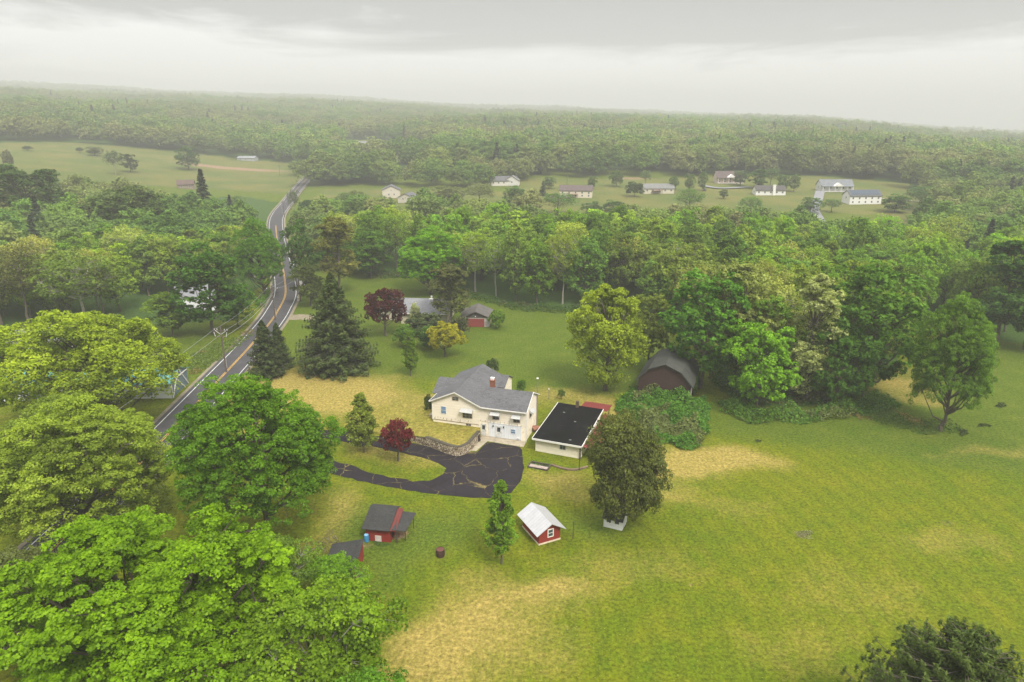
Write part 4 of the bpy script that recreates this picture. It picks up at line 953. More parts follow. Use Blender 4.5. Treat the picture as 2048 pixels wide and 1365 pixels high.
m = MB(); m.extr([(3.5, -.4, 2.08), (5.0, .4, 1.5), (5.0, .4, 1.56), (3.5, -.4, 2.14)], (.35, 3.4, .55)); m.build('canopy', DSH, s)
[MB().box(x, x + .1, y, y + .1, -.1, z).build('canopy_post', plain('dark_wood', (.07, .055, .045)), s) for x, y, z in ((4.8, .6, 1.5), (5.0, 3.4, 1.95), (3.9, 0, 1.8))]
MB().box(1.15, 1.95, -.06, .0, .05, .85).build('hatch', plain('pale_pink', (.55, .48, .44), .7), s); MB().box(3.1, 3.16, .7, 1.3, .3, 1.2).build('opening', plain('shade_black', (.01, .01, .01)), s)
s = empty('tool_shed', (-21.0, 64.9, 0), R_(2), 'red shed with dark roof half hidden behind the leaves at the bottom left', 'shed')
m = MB(); m.extr([(0, 0, -.1), (0, 0, 1.7), (3.4, 0, 2.25), (3.4, 0, -.1)], (0, 4.9, 0)); m.build('wall', REDW, s); m = MB(); m.extr([(-.3, -.3, 1.66), (3.5, -.3, 2.28), (3.5, -.3, 2.36), (-.3, -.3, 1.74)], (0, 5.5, 0)); m.build('roof', DSH, s)
m = MB(); m.box(3.42, 3.48, .5, 1.5, 0, 1.9); m.build('door', REDW, s)
s = empty('playhouse', (11.8, 76.4, 0), R_(-24), 'small white playhouse with a dark roof under the bronze-green tree', 'playhouse')
WS = siding('white_clapboard', (.74, .74, .76), .14, (.55, .55, .55), .72)
m = MB(); gable_walls(m, 0, 2.45, 0, 2.4, -.1, 1.55, 2.35, 'x'); m.build('wall', WS, s); m = MB(); gable_roof(m, 0, 2.45, 0, 2.4, 1.55, 2.35, 'x', .3, .15, .07); m.build('roof', DSH, s)
window(s, .68, 0, .75, .72, .6, 0, 1, 1, TRIM); window(s, 1.75, 0, .75, .72, .6, 0, 1, 1, TRIM); door(s, 2.45, 1.3, .05, .6, 1.4, R_(90), WS, False)

# barrels, post, pit, patches
def barrel(loc, col, r, hh, name, label, rust=None, lidcol=None):
    o = empty(name, loc, 0, label, 'barrel'); m = MB(); z = [0, .1, hh * .33, hh * .36, hh * .64, hh * .67, hh - .04, hh]; q = [.93, 1, 1, 1.05, 1.05, 1, 1, .95]
    for a, b_, c, d in zip(z, z[1:], q, q[1:]): m.tube((0, 0, a), (0, 0, b_), r * c, r * d, 20, False)
    m.tube((0, 0, -.02), (0, 0, .01), r * .93, r * .93, 20)
    m.build('body', plain(name + '_paint', col, .6, .35, 3, dirt=rust), o, smooth=False)
    MB().tube((0, 0, hh - .05), (0, 0, hh - .03 if rust else hh + .04), r * .96, r * .8, 20).build('lid', plain(name + '_lid', lidcol or col, .6, .3, 4, dirt=rust), o); return o
g = G(733.5, 1083, 0); barrel((g.x, g.y, 0), (.04, .22, .42), .3, .95, 'blue_barrel', 'blue plastic barrel at the left corner of the dark-roofed red shed', None, (.25, .5, .75))
g = G(881, 1112, 0); barrel((g.x, g.y, 0), (.045, .022, .016), .52, .95, 'burn_barrel', 'rusty brown burn barrel standing alone on the lawn', (.16, .06, .035), (.10, .035, .025))
def post(px, yt, yb, r, label, mat, name='post', cap=False):
    b_ = G(px, yb); D = math.hypot(b_.x, b_.y); d = ray(px, yt); t = D / math.hypot(d[0], d[1]); hh = CAM_H + d[2] * t - b_.z
    o = empty(name, (b_.x, b_.y, b_.z - .1), 0, label, 'post'); MB().tube((0, 0, 0), (0, 0, hh), r, r * .85, 8).build('shaft', mat, o)
    MB().box(-r * 1.8, r * 1.8, -r * 1.8, r * 1.8, hh, hh + r * (1.6 if cap else .6)).build('cap', TRIM if cap else mat, o); return o
DW = plain('dark_wood', (.07, .055, .045))
post(1146, 1043, 1077, .055, 'thin dark post right of the white-roofed red shed', DW)
post(1074, 757, 852, .09, 'tall grey pole at the right end wall of the cream house', plain('grey_wood', (.20, .18, .16), .9), 'service_pole', True)
post(1097.5, 778, 799, .06, 'short grey post on the lawn between the tall pole and the tiny sapling', plain('grey_wood', (.20, .18, .16)), 'post', True)
post(1158.5, 905, 941, .07, 'dark leaning post at the front corner of the black-roofed garage', DW)
pit = empty('cellar_pit', (2.3, 92.1, 0), R_(-21), 'low weedy frame round a sunken slab right of the drive', 'planter')
m = MB(); m.box(0, 3.2, 0, .14, -.1, .22); m.box(0, 3.2, 1.7, 1.84, -.1, .22); m.box(0, .14, .14, 1.7, -.1, .22); m.box(3.06, 3.2, .14, 1.7, -.1, .22); m.build('frame', DW, pit)
MB().extr([(.15, .15, .04), (3.05, .15, .04), (3.05, 1.0, .1), (.15, 1.1, .1)], (0, 0, .03)).build('slab', plain('pink_slab', (.34, .27, .24), .8), pit)
MB().box(.15, 3.05, 1.0, 1.69, .0, .03).build('hollow', plain('wet_black', (.02, .02, .02), .3), pit)
q = [G(x, y, 0) for x, y in ((1102, 932), (1120, 938), (1140, 942), (1157, 941), (1176, 936))]
kb = wall_strip(smooth_path([p.xy for p in q], 4), .35, lambda k: .22); tag(kb.build('stone_edging', plain('edging', (.17, .12, .08), .95, .4)), 'low curved earth and stone edging in front of the black-roofed garage', 'edging')

# ------------------------------------------------------------------ neighbours
n_ = empty('neighbour_house', (-28.5, 168.3, 0), R_(-5), 'pale ranch house with a grey roof behind the dark purple tree', 'house')
CW = siding('pale_stucco', (.50, .45, .33), .3, (.38, .33, .24), .6); GR = shingle('pale_grey_shingle', (.15, .153, .16), .25)
m = MB(); gable_walls(m, 0, 12, 0, 11, -.1, 3.1, 5.3, 'x'); gable_walls(m, -6, 0, 3, 12, -.1, 3.0, 4.6, 'x'); m.build('wall', CW, n_)
m = MB(); gable_roof(m, 0, 12, 0, 11, 3.1, 5.3, 'x', .5, .5); gable_roof(m, -6, 0, 3, 12, 3.0, 4.6, 'x', .5, .3, .12); rf = m.build('roof', GR, n_)
MB().tube((7, 5.6, 5.2), (7, 5.6, 6.1), .22, .22, 8).box(6.5, 7.5, 4.6, 5.3, 5.15, 5.5).build('vent', TRIM, rf); MB().box(-.4, 12.4, -.62, -.52, 2.78, 3.0).build('gutter', TRIM, n_)
window(n_, 3.6, 0, 1.2, 2.1, 1.3, 0, 3, 1, TRIM, bw=.16); window(n_, 9.5, 0, 1.2, 1.6, 1.3, 0, 2, 1, TRIM, bw=.14); 
n_ = empty('neighbour_garage', (-12.6, 165.6, 0), R_(-2), 'small stucco garage with hipped dark roof and red door beside the neighbour\'s house', 'garage')
m = MB(); gable_walls(m, 0, 6.9, 0, 7.5, -.1, 2.5, 3.9, 'y'); m.build('wall', plain('grey_stucco', (.40, .37, .34), .9), n_)
m = MB(); gable_roof(m, 0, 6.9, 0, 7.5, 2.5, 3.95, 'y', .6, .5); m.build('roof', shingle('brown_shingle', (.085, .078, .072)), n_)
RD = siding('red_garage_door', (.22, .045, .04), .5, (.25, .03, .03), .7)
MB().box(.9, 5.6, -.07, -.0, 0, 2.15).build('door', RD, n_); m = MB(); m.extr([(.3, -.1, 2.45), (3.45, -.1, 3.75), (6.6, -.1, 2.45)], (0, .08, 0)); m.build('gable_board', plain('gable_dark', (.06, .055, .05), .9), n_)
MB().tube((3.4, -.2, 2.75), (3.4, -.1, 2.75), .13, .13, 8).build('lamp', TRIM, n_)

# ------------------------------------------------------------------ the white building with the teal roof
TO = G(345, 800, 0)
tb = empty('white_building', (TO.x, TO.y, 0), R_(184), 'long white building with a teal roof seen through the wide yellow-green tree', 'building')
TEAL = seam_metal('teal_roof', (.14, .44, .42), .6)
m = MB(); gable_walls(m, 0, 34, -8, 0, -.1, 3.4, 5.0, 'x'); m.build('wall', plain('white_wall', (.74, .76, .78), .7, .08), tb)
m = MB(); gable_roof(m, 0, 34, -8, 0, 3.4, 5.0, 'x', .5, .3); m.build('roof', TEAL, tb)
m = MB(); m.extr([(-.06, -8, 0), (-.06, -8, 3.4), (-.06, -4, 4.9), (-.06, 0, 3.4), (-.06, 0, 0)], (.05, 0, 0)); m.build('end_panel', plain('slate_panel', (.12, .17, .19), .5), tb)
m = MB()
for a, b_ in (((-.1, -7.8, .2), (-.1, -4, 4.8)), ((-.1, -4, 4.8), (-.1, -.2, .2)), ((-.1, -.2, .2), (-.1, -.2, 3.3)), ((-.1, -6, .2), (-.1, -2, 3.8)), ((-.1, -7.8, 3.3), (-.1, -.2, 3.3))): m.tube(a, b_, .12, .12, 4)
m.build('brace', TRIM, tb)
for i in range(6): window(tb, 4 + i * 5, 0, 1.0, 1.3, 1.3, R_(180), 2, 1, TRIM, pane=BL)
ch_ = empty('chimney_house', (G(20, 712, 0).x, G(20, 712, 0).y, 0), R_(20), 'low pale house with a brick chimney behind the wide tree at the left edge', 'house')
m = MB(); gable_walls(m, 0, 13, 0, 8, -.1, 2.8, 4.6, 'x'); m.build('wall', plain('pale_wall', (.55, .55, .53), .8), ch_); m = MB(); gable_roof(m, 0, 13, 0, 8, 2.8, 4.6, 'x', .5, .4); rf = m.build('roof', GR, ch_)
MB().box(6, 7, 3.6, 4.5, 4, 6.6).build('chimney', BRICK, rf); window(ch_, 3, 0, 1, 1.4, 1.1); window(ch_, 10, 0, 1, 1.4, 1.1)
wh = empty('roadside_house', (G(392, 635, 0).x - 5, G(392, 635, 0).y + 2, 0), R_(30), 'white house glimpsed through the trees left of the road bend', 'house')
m = MB(); gable_walls(m, 0, 9, 0, 8, -.1, 4.6, 7.0, 'x'); m.build('wall', WS, wh); m = MB(); gable_roof(m, 0, 9, 0, 8, 4.6, 7.0, 'x'); m.build('roof', GR, wh); window(wh, 2, 0, 1, 1, 1.3); window(wh, 6.5, 0, 1, 1, 1.3); window(wh, 4, 0, 3.2, 1, 1.2)

# ------------------------------------------------------------------ houses across the valley
def far_house(px, py, Lm, Wm, hw, hr, rot, wallc, roofc, label, name='house', feats=(), cat='house', wins=5):
    g = G(px, py); o = empty(name, (g.x, g.y, g.z - .2), R_(rot), label, cat)
    WMt = siding('far_wall_%s' % '_'.join('%02d' % int(c * 99) for c in wallc), wallc, .3); RMt = shingle('far_roof_%s' % '_'.join('%02d' % int(c * 999) for c in roofc), roofc, .25)
    m = MB(); gable_walls(m, -Lm / 2, Lm / 2, 0, Wm, -1.5, hw, hr, 'x'); m.build('wall', WMt, o)
    m = MB(); gable_roof(m, -Lm / 2, Lm / 2, 0, Wm, hw, hr, 'x', .45, .4, .2); rf = m.build('roof', RMt, o)
    for i in range(wins):
        x = -Lm / 2 + Lm * (i + .5) / wins; window(o, x, 0, hw - 1.9, 1.1, 1.2, 0, 1, 2, TRIM)
        if hw > 4: window(o, x, 0, 1.0, 1.0, 1.1, 0, 1, 1, TRIM)
    for s in (-1, 1): window(o, s * Lm / 2, Wm * .5, hw - 1.9, 1., 1.2, R_(90 * s), 1, 2, TRIM)
    if 'deck' in feats:
        m = MB(); m.box(-4.5, 1.5, -3, -.02, 2.3, 2.45); [m.box(x, x + .15, -3, -2.85, -1, 3.3) for x in (-4.5, -1.5, 1.35)]; m.box(-4.5, 1.5, -3, -2.95, 3.2, 3.3); m.build('deck', plain('deck_brown', (.20, .12, .10), .9), o)
    if 'porch' in feats:
        m = MB(); m.box(-Lm / 2 + .5, Lm / 2 - .5, -2.2, -.02, .3, .45); m.build('porch_floor', TRIM, o)
        for i in range(6): MB().box(-Lm / 2 + .6 + (Lm - 1.4) * i / 5, -Lm / 2 + .85 + (Lm - 1.4) * i / 5, -2.2, -1.95, .45, hw - .2).build('porch_column', TRIM, o)
        m = MB(); m.extr([(-Lm / 2, -2.5, hw - .35), (-Lm / 2, .1, hw + .15), (-Lm / 2, .1, hw + .25), (-Lm / 2, -2.5, hw - .22)], (Lm, 0, 0)); m.build('porch_roof', RMt, o)
        m = MB(); m.extr([(-3, -2.6, hw - .2), (0, -2.6, hw + 1.9), (3, -2.6, hw - .2)], (0, 3.2, 0)); m.build('front_gable', TRIM, o)
    if 'chimney' in feats: m = MB(); m.box(1.0, 2.6, -.7, .5, -1, hr + .9); m.build('chimney', TRIM, rf)
    if 'solar' in feats:
        s_ = (hr - hw) / (Wm / 2)
        m = MB(); [m.extr([(-Lm / 2 + 1.2 + i * 2.1, .5, hw + .5 * s_ + .3), (-Lm / 2 + 3.1 + i * 2.1, .5, hw + .5 * s_ + .3), (-Lm / 2 + 3.1 + i * 2.1, Wm / 2 - .5, hr - .5 * s_ + .3), (-Lm / 2 + 1.2 + i * 2.1, Wm / 2 - .5, hr - .5 * s_ + .3)], (0, 0, .06)) for i in range(int(Lm / 2.2))]; m.build('solar_panel', plain('solar_dark', (.05, .07, .10), .25), o)
    return o
CR = (.66, .58, .46); W_ = (.74, .73, .70); BRN = (.085, .065, .062); DG = (.075, .078, .085)
far_house(1151, 396, 20, 9, 4.6, 7.2, -8, CR, BRN, 'long cream house with a brown roof and rear deck, leftmost of the hillside row', feats=('deck',))
far_house(1318, 388, 19, 8, 3.6, 6.0, 0, (.58, .53, .42), (.14, .14, .135), 'tan ranch house with grey roof in the middle of the hillside row', feats=('deck',))
far_house(1460, 367, 19, 8, 4.4, 8.0, 2, (.55, .44, .36), BRN, 'tan house with white front porch set above the hillside row', feats=('porch',))
far_house(1541, 391, 18, 8, 3.3, 5.6, -3, W_, (.06, .055, .052), 'white house with a large white chimney and dark roof on the hillside', feats=('chimney',))
far_house(1673, 384, 20, 9, 4.0, 7.4, -3, (.66, .66, .64), (.13, .14, .15), 'pale grey house with columned porch at the right end of the hillside', feats=('porch',))
far_house(1730, 409, 19, 8, 5.0, 7.8, 6, W_, DG, 'white two-storey house with solar panels, lowest and rightmost on the hillside', feats=('solar',))
far_house(1008, 372, 18, 8, 3.6, 6.2, 5, (.62, .58, .52), (.09, .09, .095), 'grey-roofed house half hidden by trees right of the far woods')
far_house(1038, 371, 6, 9, 3.8, 6.6, 80, (.62, .60, .56), (.12, .12, .12), 'narrow pale gabled house beside the half-hidden grey-roofed house', wins=1)
def gable_front(px, py, w_, d_, hw, hr, rot, label, wc=(.55, .50, .42)):
    g = G(px, py); o = empty('house', (g.x, g.y, g.z - .2), R_(rot), label, 'house')
    m = MB(); gable_walls(m, -w_ / 2, w_ / 2, 0, d_, -1, hw, hr, 'y'); m.build('wall', siding('tan_far', wc, .3), o); m = MB(); gable_roof(m, -w_ / 2, w_ / 2, 0, d_, hw, hr, 'y', .4, .4, .2); m.build('roof', shingle('far_dark', (.09, .09, .1)), o)
    window(o, -1.5, 0, 2, 1, 1.2); window(o, 1.8, 0, 2, 1, 1.2); window(o, 0, 0, hw - .5, .8, .9); return o
gable_front(783, 397, 11, 12, 5.2, 7.8, 8, 'tan gabled house left of its garage in the clearing beyond the wood')
gable_front(811, 406, 10, 9, 3.2, 5.6, -18, 'lower white gabled garage just right of the tan gabled house', (.66, .62, .56))
far_house(913, 305, 24, 10, 2.6, 5.6, -2, (.30, .20, .17), (.30, .13, .11), 'far barn with a faded red roof in the distant clearing', 'barn', cat='barn', wins=2)
far_house(718, 294, 20, 9, 3.5, 6, 5, (.50, .50, .47), (.15, .15, .15), 'far pale farmhouse on the small green hill clearing', wins=3)
far_house(492, 322, 17, 9, 2.6, 4.2, -3, (.36, .37, .38), (.20, .21, .22), 'low grey farm building at the top edge of the far left field', 'farm_building', cat='building', wins=3)
far_house(68, 198, 24, 10, 5, 8, 5, (.75, .75, .74), (.4, .4, .4), 'white house high on the misty hill at the upper left', wins=2)
far_house(372, 378, 10, 8, 3, 5.5, 20, (.24, .19, .15), (.09, .06, .05), 'small brown-roofed house among the left woods below the field', wins=2)

# ------------------------------------------------------------------ poles, wires, signs
PW = plain('pole_wood', (.115, .09, .075), .9, .3, 2.)
def upole(px, py, hh, label, big=False, rz=.5, group='utility poles along the road'):
    g = G(px, py); o = empty('utility_pole', (g.x, g.y, g.z - .2), rz, label, 'pole', group)
    MB().tube((0, 0, 0), (0, 0, hh), .19, .13, 10).build('shaft', PW, o)
    arm = MB(); arm.box(-1.5, 1.5, -.06, .06, hh - 1.0, hh - .86)
    if big: arm.box(-1.35, 1.35, -.22, -.13, hh - 2.3, hh - 2.17)
    a = arm.build('crossarm', PW, o); ins = plain('insulator', (.72, .72, .72), .3, .1)
    for x in ((-1.4, -.8, .8, 1.4) if big else (-1.3, 1.3)): MB().tube((x, 0, hh - .86), (x, 0, hh - .55), .06, .045, 6).build('insulator', ins, a)
    if big:
        b_ = MB()
        for s in (-1, 1): b_.tube((s * 1.2, -.1, hh - .95), (s * .1, -.1, hh - 1.7), .03); b_.tube((s * 1.4, -.25, hh - 1.2), (s * 1.2, -.25, hh - 2.2), .04)
        b_.build('bracket', ins, o)
    MB().tube((.25, 0, 1.2), (.25, 0, 3.4), .05, .05, 6).build('conduit', plain('conduit_grey', (.4, .4, .4), .5), o)
    return Vector((g.x, g.y, g.z - .2 + hh)), rz
poles = [upole(453, 745, 10.2, 'weathered utility pole with double crossarm left of the road, nearest the camera', True, -.15),
         upole(551, 641, 9.5, 'second utility pole up the road, standing left of the double yellow line', rz=.2),
         upole(601, 603, 9.5, 'utility pole on the right verge of the road bend', rz=.4), upole(589, 515, 9, 'leaning utility pole on the verge above the bend', rz=.4),
         upole(569, 436, 9, 'far utility pole where the road bends beyond the woods', rz=.3), upole(583, 420, 9, 'thin far pole at the right kerb of the distant road', rz=.3),
         upole(624, 357, 9.5, 'last utility pole near the crest of the road', rz=.3), upole(560, 352, 9, 'lone utility pole on the far left field', rz=.2), upole(1134, 372, 9, 'pale pole on the hillside lawn behind the leftmost cream house', rz=0)]
def wire(a, b_, sag, label, off=0., r=.022):
    m = MB(); pts = []; d = (b_ - a); nrm = Vector((d.y, -d.x, 0)).normalized() * off
    for k in range(15): t = k / 14; pts.append(a + d * t + nrm + Vector((0, 0, -4 * sag * t * (1 - t))))
    m.path(pts, [r] * 15, 4); tag(m.build('power_line', plain('wire_grey', (.30, .31, .33), .5, .1)), label, 'cable', 'power lines strung between the road poles')
P_ = [p for p, _ in poles]; dn = Vector((0, 0, -.7)); pv = Vector((-62, 62, 9.6))
seg = [(pv, P_[0], 'in from the lower left to the nearest pole'), (P_[0], P_[1], 'from the nearest pole to the second pole'), (P_[1], P_[2], 'across the road at the bend'), (P_[2], P_[3], 'along the right verge above the bend'), (P_[3], P_[4], 'from the leaning pole to the far bend'), (P_[4], P_[6], 'along the distant straight of the road')]
for a, b_, l in seg:
    for off, nm in ((-1.3, 'left'), (1.3, 'right')): wire(a + dn, b_ + dn, .8, f'thin grey power line {l}, {nm} strand', off)
wire(P_[0] + Vector((0, 0, -2.6)), P_[1] + Vector((0, 0, -2.4)), 1., 'lower thick cable between the two nearest poles', 0, .035)
def sign(px, py, w_, h_, hh, col, label, name='road_sign'):
    g = G(px, py); o = empty(name, (g.x, g.y, g.z - .05), .3, label, 'sign'); MB().box(-.04, .04, -.03, .03, 0, hh).build('post', plain('grey_wood', (.20, .18, .16)), o)
    MB().box(-w_ / 2, w_ / 2, -.06, -.03, hh - h_, hh).build('panel', plain('sign_%s' % name, col, .5, .1), o)
sign(591, 541, 1.6, 2.0, 2.6, (.75, .75, .75), 'white board on the verge above the bend, beside the leaning pole'); sign(605, 574, 1.5, 1.6, 2.0, (.72, .73, .72), 'white board below the other one, right of the road bend', 'yard_sign')
def mailbox(px, py, label):
    g = G(px, py); o = empty('mailbox', (g.x, g.y, 0), .4, label, 'mailbox'); MB().box(-.05, .05, -.05, .05, 0, 1.05).build('post', TRIM, o)
    m = MB(); m.extr([(-.16, -.28, 1.05), (-.16, -.28, 1.25), (-.08, -.28, 1.36), (.08, -.28, 1.36), (.16, -.28, 1.25), (.16, -.28, 1.05)], (0, .56, 0)); m.build('box', TRIM, o)
mailbox(596, 603, 'white mailbox at the edge of the bend before the big spruce'); mailbox(522, 610, 'white mailbox on the left verge by the hedge')
g = G(615, 590); o = MB().tube((g.x, g.y, 0), (g.x + 1.4, g.y - 1.6, 3.2), .06, .06, 6); tag(o.build('guy_wire_guard', plain('guy_yellow', (.55, .60, .25), .6)), 'leaning yellow guy guard beside the verge pole', 'pole')
# cars
def car(px, py, rz, col, label):
    g = G(px, py); o = empty('parked_car', (g.x, g.y, g.z + .03), rz, label, 'car'); bm_ = plain('car_paint_%02d' % int(col[0] * 99), col, .25, .05, 1., spec=.5)
    pr = [(-2.2, .35), (-2.25, .8), (-1.5, .95), (-.75, 1.42), (.9, 1.45), (1.75, .98), (2.2, .85), (2.25, .35)]
    MB().extr([(x, -.85, z) for x, z in pr], (0, 1.7, 0)).build('body', bm_, o)
    for s in (-1, 1): MB().extr([(-1.35, s * .86, .95), (-.72, s * .86, 1.34), (.85, s * .86, 1.36), (1.5, s * .86, .98)], (0, s * .01, 0)).build('side_window', glass(), o)
    MB().extr([(-1.46, -.75, .99), (-.8, -.75, 1.41), (-.8, .75, 1.41), (-1.46, .75, .99)], (-.02, 0, .02)).build('windscreen', glass(), o); MB().extr([(1.68, -.75, 1.04), (.97, -.75, 1.44), (.97, .75, 1.44), (1.68, .75, 1.04)], (.02, 0, .02)).build('rear_window', glass(), o)
    for x in (-1.4, 1.4):
        for s in (-1, 1):
            w_ = MB().tube((x, s * .7, .33), (x, s * .9, .33), .33, .33, 16).build('wheel', plain('tyre', (.02, .02, .02), .9), o); MB().tube((x, s * .9, .33), (x, s * .91, .33), .19, .19, 12).build('rim', plain('rim', (.4, .4, .4), .3, metal=.6), w_)
    for s in (-1, 1): MB().box(-2.29, -2.22, s * .6 - .18, s * .6 + .18, .6, .76).build('headlight', plain('lamp_glass', (.7, .7, .7), .2), o)
    return o
car(556, 858, .1, (.75, .76, .78), 'white car at the drive entrance, glimpsed through the dark green maple')
car(1275, 374, .2, (.75, .75, .75), 'white car on the hillside between the two long ranch houses')
car(1409, 382, 1.2, (.06, .06, .07), 'dark car on the hillside lane in front of the porch house')
# hedge by the road
def hedge(p0, p1, w_, hh, col, label, name='hedge', dens=260, leaf=.25):
    a = G(*p0); b_ = G(*p1); d = (b_ - a); L_ = d.length; rg = np.random.default_rng(int(p0[0])); n = int(dens * L_ * .8)
    t = rg.random(n); ang = rg.uniform(0, np.pi, n); rr = .8 + .2 * rg.random(n); x = np.cos(ang) * w_ / 2 * rr * 1.1; z = np.abs(np.sin(ang)) ** .5 * hh * rr
    nn = Vector((d.y, -d.x, 0)).normalized(); P = np.array(a) + np.outer(t, np.array(d)) + np.outer(x, np.array(nn)); P[:, 2] = a.z + (b_.z - a.z) * t + z
    Nn = norm(np.outer(np.cos(ang), np.array(nn)) + np.outer(np.sin(ang), [0, 0, 1.]) + rg.normal(size=(n, 3)) * .4)
    o = mesh_obj(name, quads_mesh(name, leaf_quads(rg, P, Nn, leaf), np.clip(rg.normal(.5, .15, n), 0, 1), LEAF), None); o.color = (*col, 1); tag(o, label, 'hedge')
hedge((522, 618), (536, 585), 1.8, 2.0, (.10, .20, .025), 'clipped bright green hedge left of the road bend')

# ------------------------------------------------------------------ brambles and undergrowth
def thicket(name, poly, hgt, dens, cols, label, leaf=.32, seed=1, edge=True, world=False, kind=None):
    W = [G(*p).xy for p in poly]; P = [(q.x, q.y) for q in W]; rg = np.random.default_rng(seed)
    xs = [p[0] for p in P]; ys = [p[1] for p in P]; A = (max(xs) - min(xs)) * (max(ys) - min(ys)); n = int(A * dens)
    x = rg.uniform(min(xs), max(xs), n); y = rg.uniform(min(ys), max(ys), n)
    k = inpoly(x + (fbm(x / 2, y / 2, 4) - .5) * 2.5, y + (fbm(x / 2 + 9, y / 2, 7) - .5) * 2.5, P); x = x[k]; y = y[k]; n = len(x)
    if edge:
        e = np.full(n, 99.)
        for i in range(len(P)):
            ax, ay = P[i]; bx, by = P[(i + 1) % len(P)]; L2 = (bx - ax) ** 2 + (by - ay) ** 2; t = np.clip(((x - ax) * (bx - ax) + (y - ay) * (by - ay)) / L2, 0, 1)
            e = np.minimum(e, np.hypot(x - ax - t * (bx - ax), y - ay - t * (by - ay)))
        ed = np.clip(e / 1.8, .12, 1) ** .6
    else: ed = 1
    s = 2.6; hh = hgt * np.clip(.55 + 2.2 * (fbm(x / s, y / s, 11, 3) - .5), .08, 1.5) * ed
    z = terrain(x, y) + hh * (rg.random(n) ** .45)
    gx = (fbm((x + .3) / s, y / s, 11, 3) - fbm((x - .3) / s, y / s, 11, 3)) * hgt / .6; gy = (fbm(x / s, (y + .3) / s, 11, 3) - fbm(x / s, (y - .3) / s, 11, 3)) * hgt / .6
    Nn = norm(np.stack([-gx, -gy, np.ones(n)], 1) + rg.normal(size=(n, 3)) * .75)
    brown = fbm(x / 5 + 3, y / 5, 21, 3) > .61
    o = None
    for sel, col, nm in ((~brown, cols[0], name), (brown, cols[1], name)):
        if sel.sum() < 5: continue
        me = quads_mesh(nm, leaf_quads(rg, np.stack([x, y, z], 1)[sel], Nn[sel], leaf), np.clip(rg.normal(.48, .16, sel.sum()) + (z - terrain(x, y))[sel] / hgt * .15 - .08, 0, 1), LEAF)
        q = mesh_obj(nm, me, None); q.color = (*[c * 1.45 for c in col], 1); tag(q, label if sel is not brown else label, 'bush' if not kind else None, None, kind)
        if kind is None: return q
thicket('undergrowth', [(1236, 800), (1262, 782), (1300, 778), (1345, 792), (1385, 806), (1412, 800), (1420, 830), (1412, 870), (1408, 895), (1370, 902), (1320, 885), (1280, 868), (1245, 850), (1232, 825)], 2.7, 75, ((.065, .150, .018), (.105, .130, .042)), None, .40, 2, kind='stuff')
thicket('undergrowth', [(1225, 790), (1250, 786), (1262, 800), (1245, 812), (1228, 806)], .9, 90, ((.16, .21, .02), (.16, .2, .02)), None, .25, 3, kind='stuff')
thicket('undergrowth', [(1440, 800), (1500, 818), (1600, 825), (1680, 812), (1740, 800), (1790, 800), (1800, 818), (1740, 826), (1690, 840), (1600, 850), (1500, 848), (1440, 826)], 2.8, 45, ((.075, .150, .022), (.110, .140, .045)), None, .38, 5, kind='stuff')
thicket('undergrowth', [(1400, 720), (1500, 730), (1640, 740), (1770, 735), (1780, 745), (1700, 798), (1600, 812), (1480, 806), (1425, 770)], 1.3, 16, ((.055, .110, .016), (.075, .085, .03)), None, .45, 16, kind='stuff')
thicket('undergrowth', [(1690, 815), (1760, 812), (1830, 835), (1900, 840), (1930, 860), (1860, 872), (1780, 850), (1700, 836)], .8, 14, ((.060, .105, .025), (.16, .12, .05)), None, .35, 6, kind='stuff')
thicket('undergrowth', [(735, 545), (840, 542), (950, 586), (1030, 608), (1130, 614), (1210, 598), (1210, 615), (1130, 628), (1030, 622), (945, 600), (840, 556), (735, 558)], 1.4, 12, ((.045, .085, .018), (.065, .080, .030)), None, .5, 7, kind='stuff')
thicket('undergrowth', [(380, 712), (420, 690), (470, 676), (500, 660), (512, 668), (470, 700), (440, 722), (400, 748), (378, 750)], .9, 30, ((.090, .130, .025), (.140, .120, .045)), None, .32, 8, kind='stuff')
thicket('undergrowth', [(250, 985), (300, 960), (350, 985), (340, 1040), (280, 1030)], 2.2, 22, ((.110, .150, .022), (.14, .14, .03)), None, .34, 9, kind='stuff')
thicket('undergrowth', [(610, 1085), (660, 1060), (690, 1090), (680, 1140), (640, 1150), (600, 1120)], 2.0, 28, ((.100, .090, .060), (.140, .120, .09)), None, .22, 10, kind='stuff')
thicket('undergrowth', [(738, 1083), (780, 1086), (782, 1094), (745, 1096)], .5, 120, ((.045, .095, .030), (.05, .09, .03)), None, .18, 12, kind='stuff')
thicket('undergrowth', [(905, 903), (930, 888), (950, 868), (958, 862), (958, 872), (940, 890)], .35, 60, ((.085, .14, .02), (.12, .14, .04)), None, .16, 14, kind='stuff')
thicket('undergrowth', [(1050, 927), (1062, 920), (1098, 928), (1093, 944), (1070, 942), (1050, 936)], .28, 60, ((.09, .16, .02), (.1, .16, .02)), None, .16, 15, kind='stuff')
for i, (x, y, r0, l) in enumerate([(1610, 1070, 17, 'grey clump of dead brush and stones out on the mown field'), (1519, 886, 7, 'small dark stump tuft at the mowing line'), (1970, 858, 18, 'dark low bush on the right-hand field near its corner'), (2000, 812, 13, 'small dark bush on the right-hand field above the other'), (1925, 868, 12, 'low dark bush just right of the leaning tree')]):
    k = r0; sp = i == 0
    thicket('brush_clump', [(x - k, y), (x - k * .6, y - k * .5), (x, y - k * .62), (x + k * .8, y - k * .3), (x + k, y + k * .25), (x + k * .2, y + k * .5), (x - k * .6, y + k * .35)], .55 if sp else 1.1, 120 if sp else 60, (((.17, .17, .10) if sp else (.045, .06, .022)), (.13, .12, .06)), l, .16 if sp else .28, 30 + i)
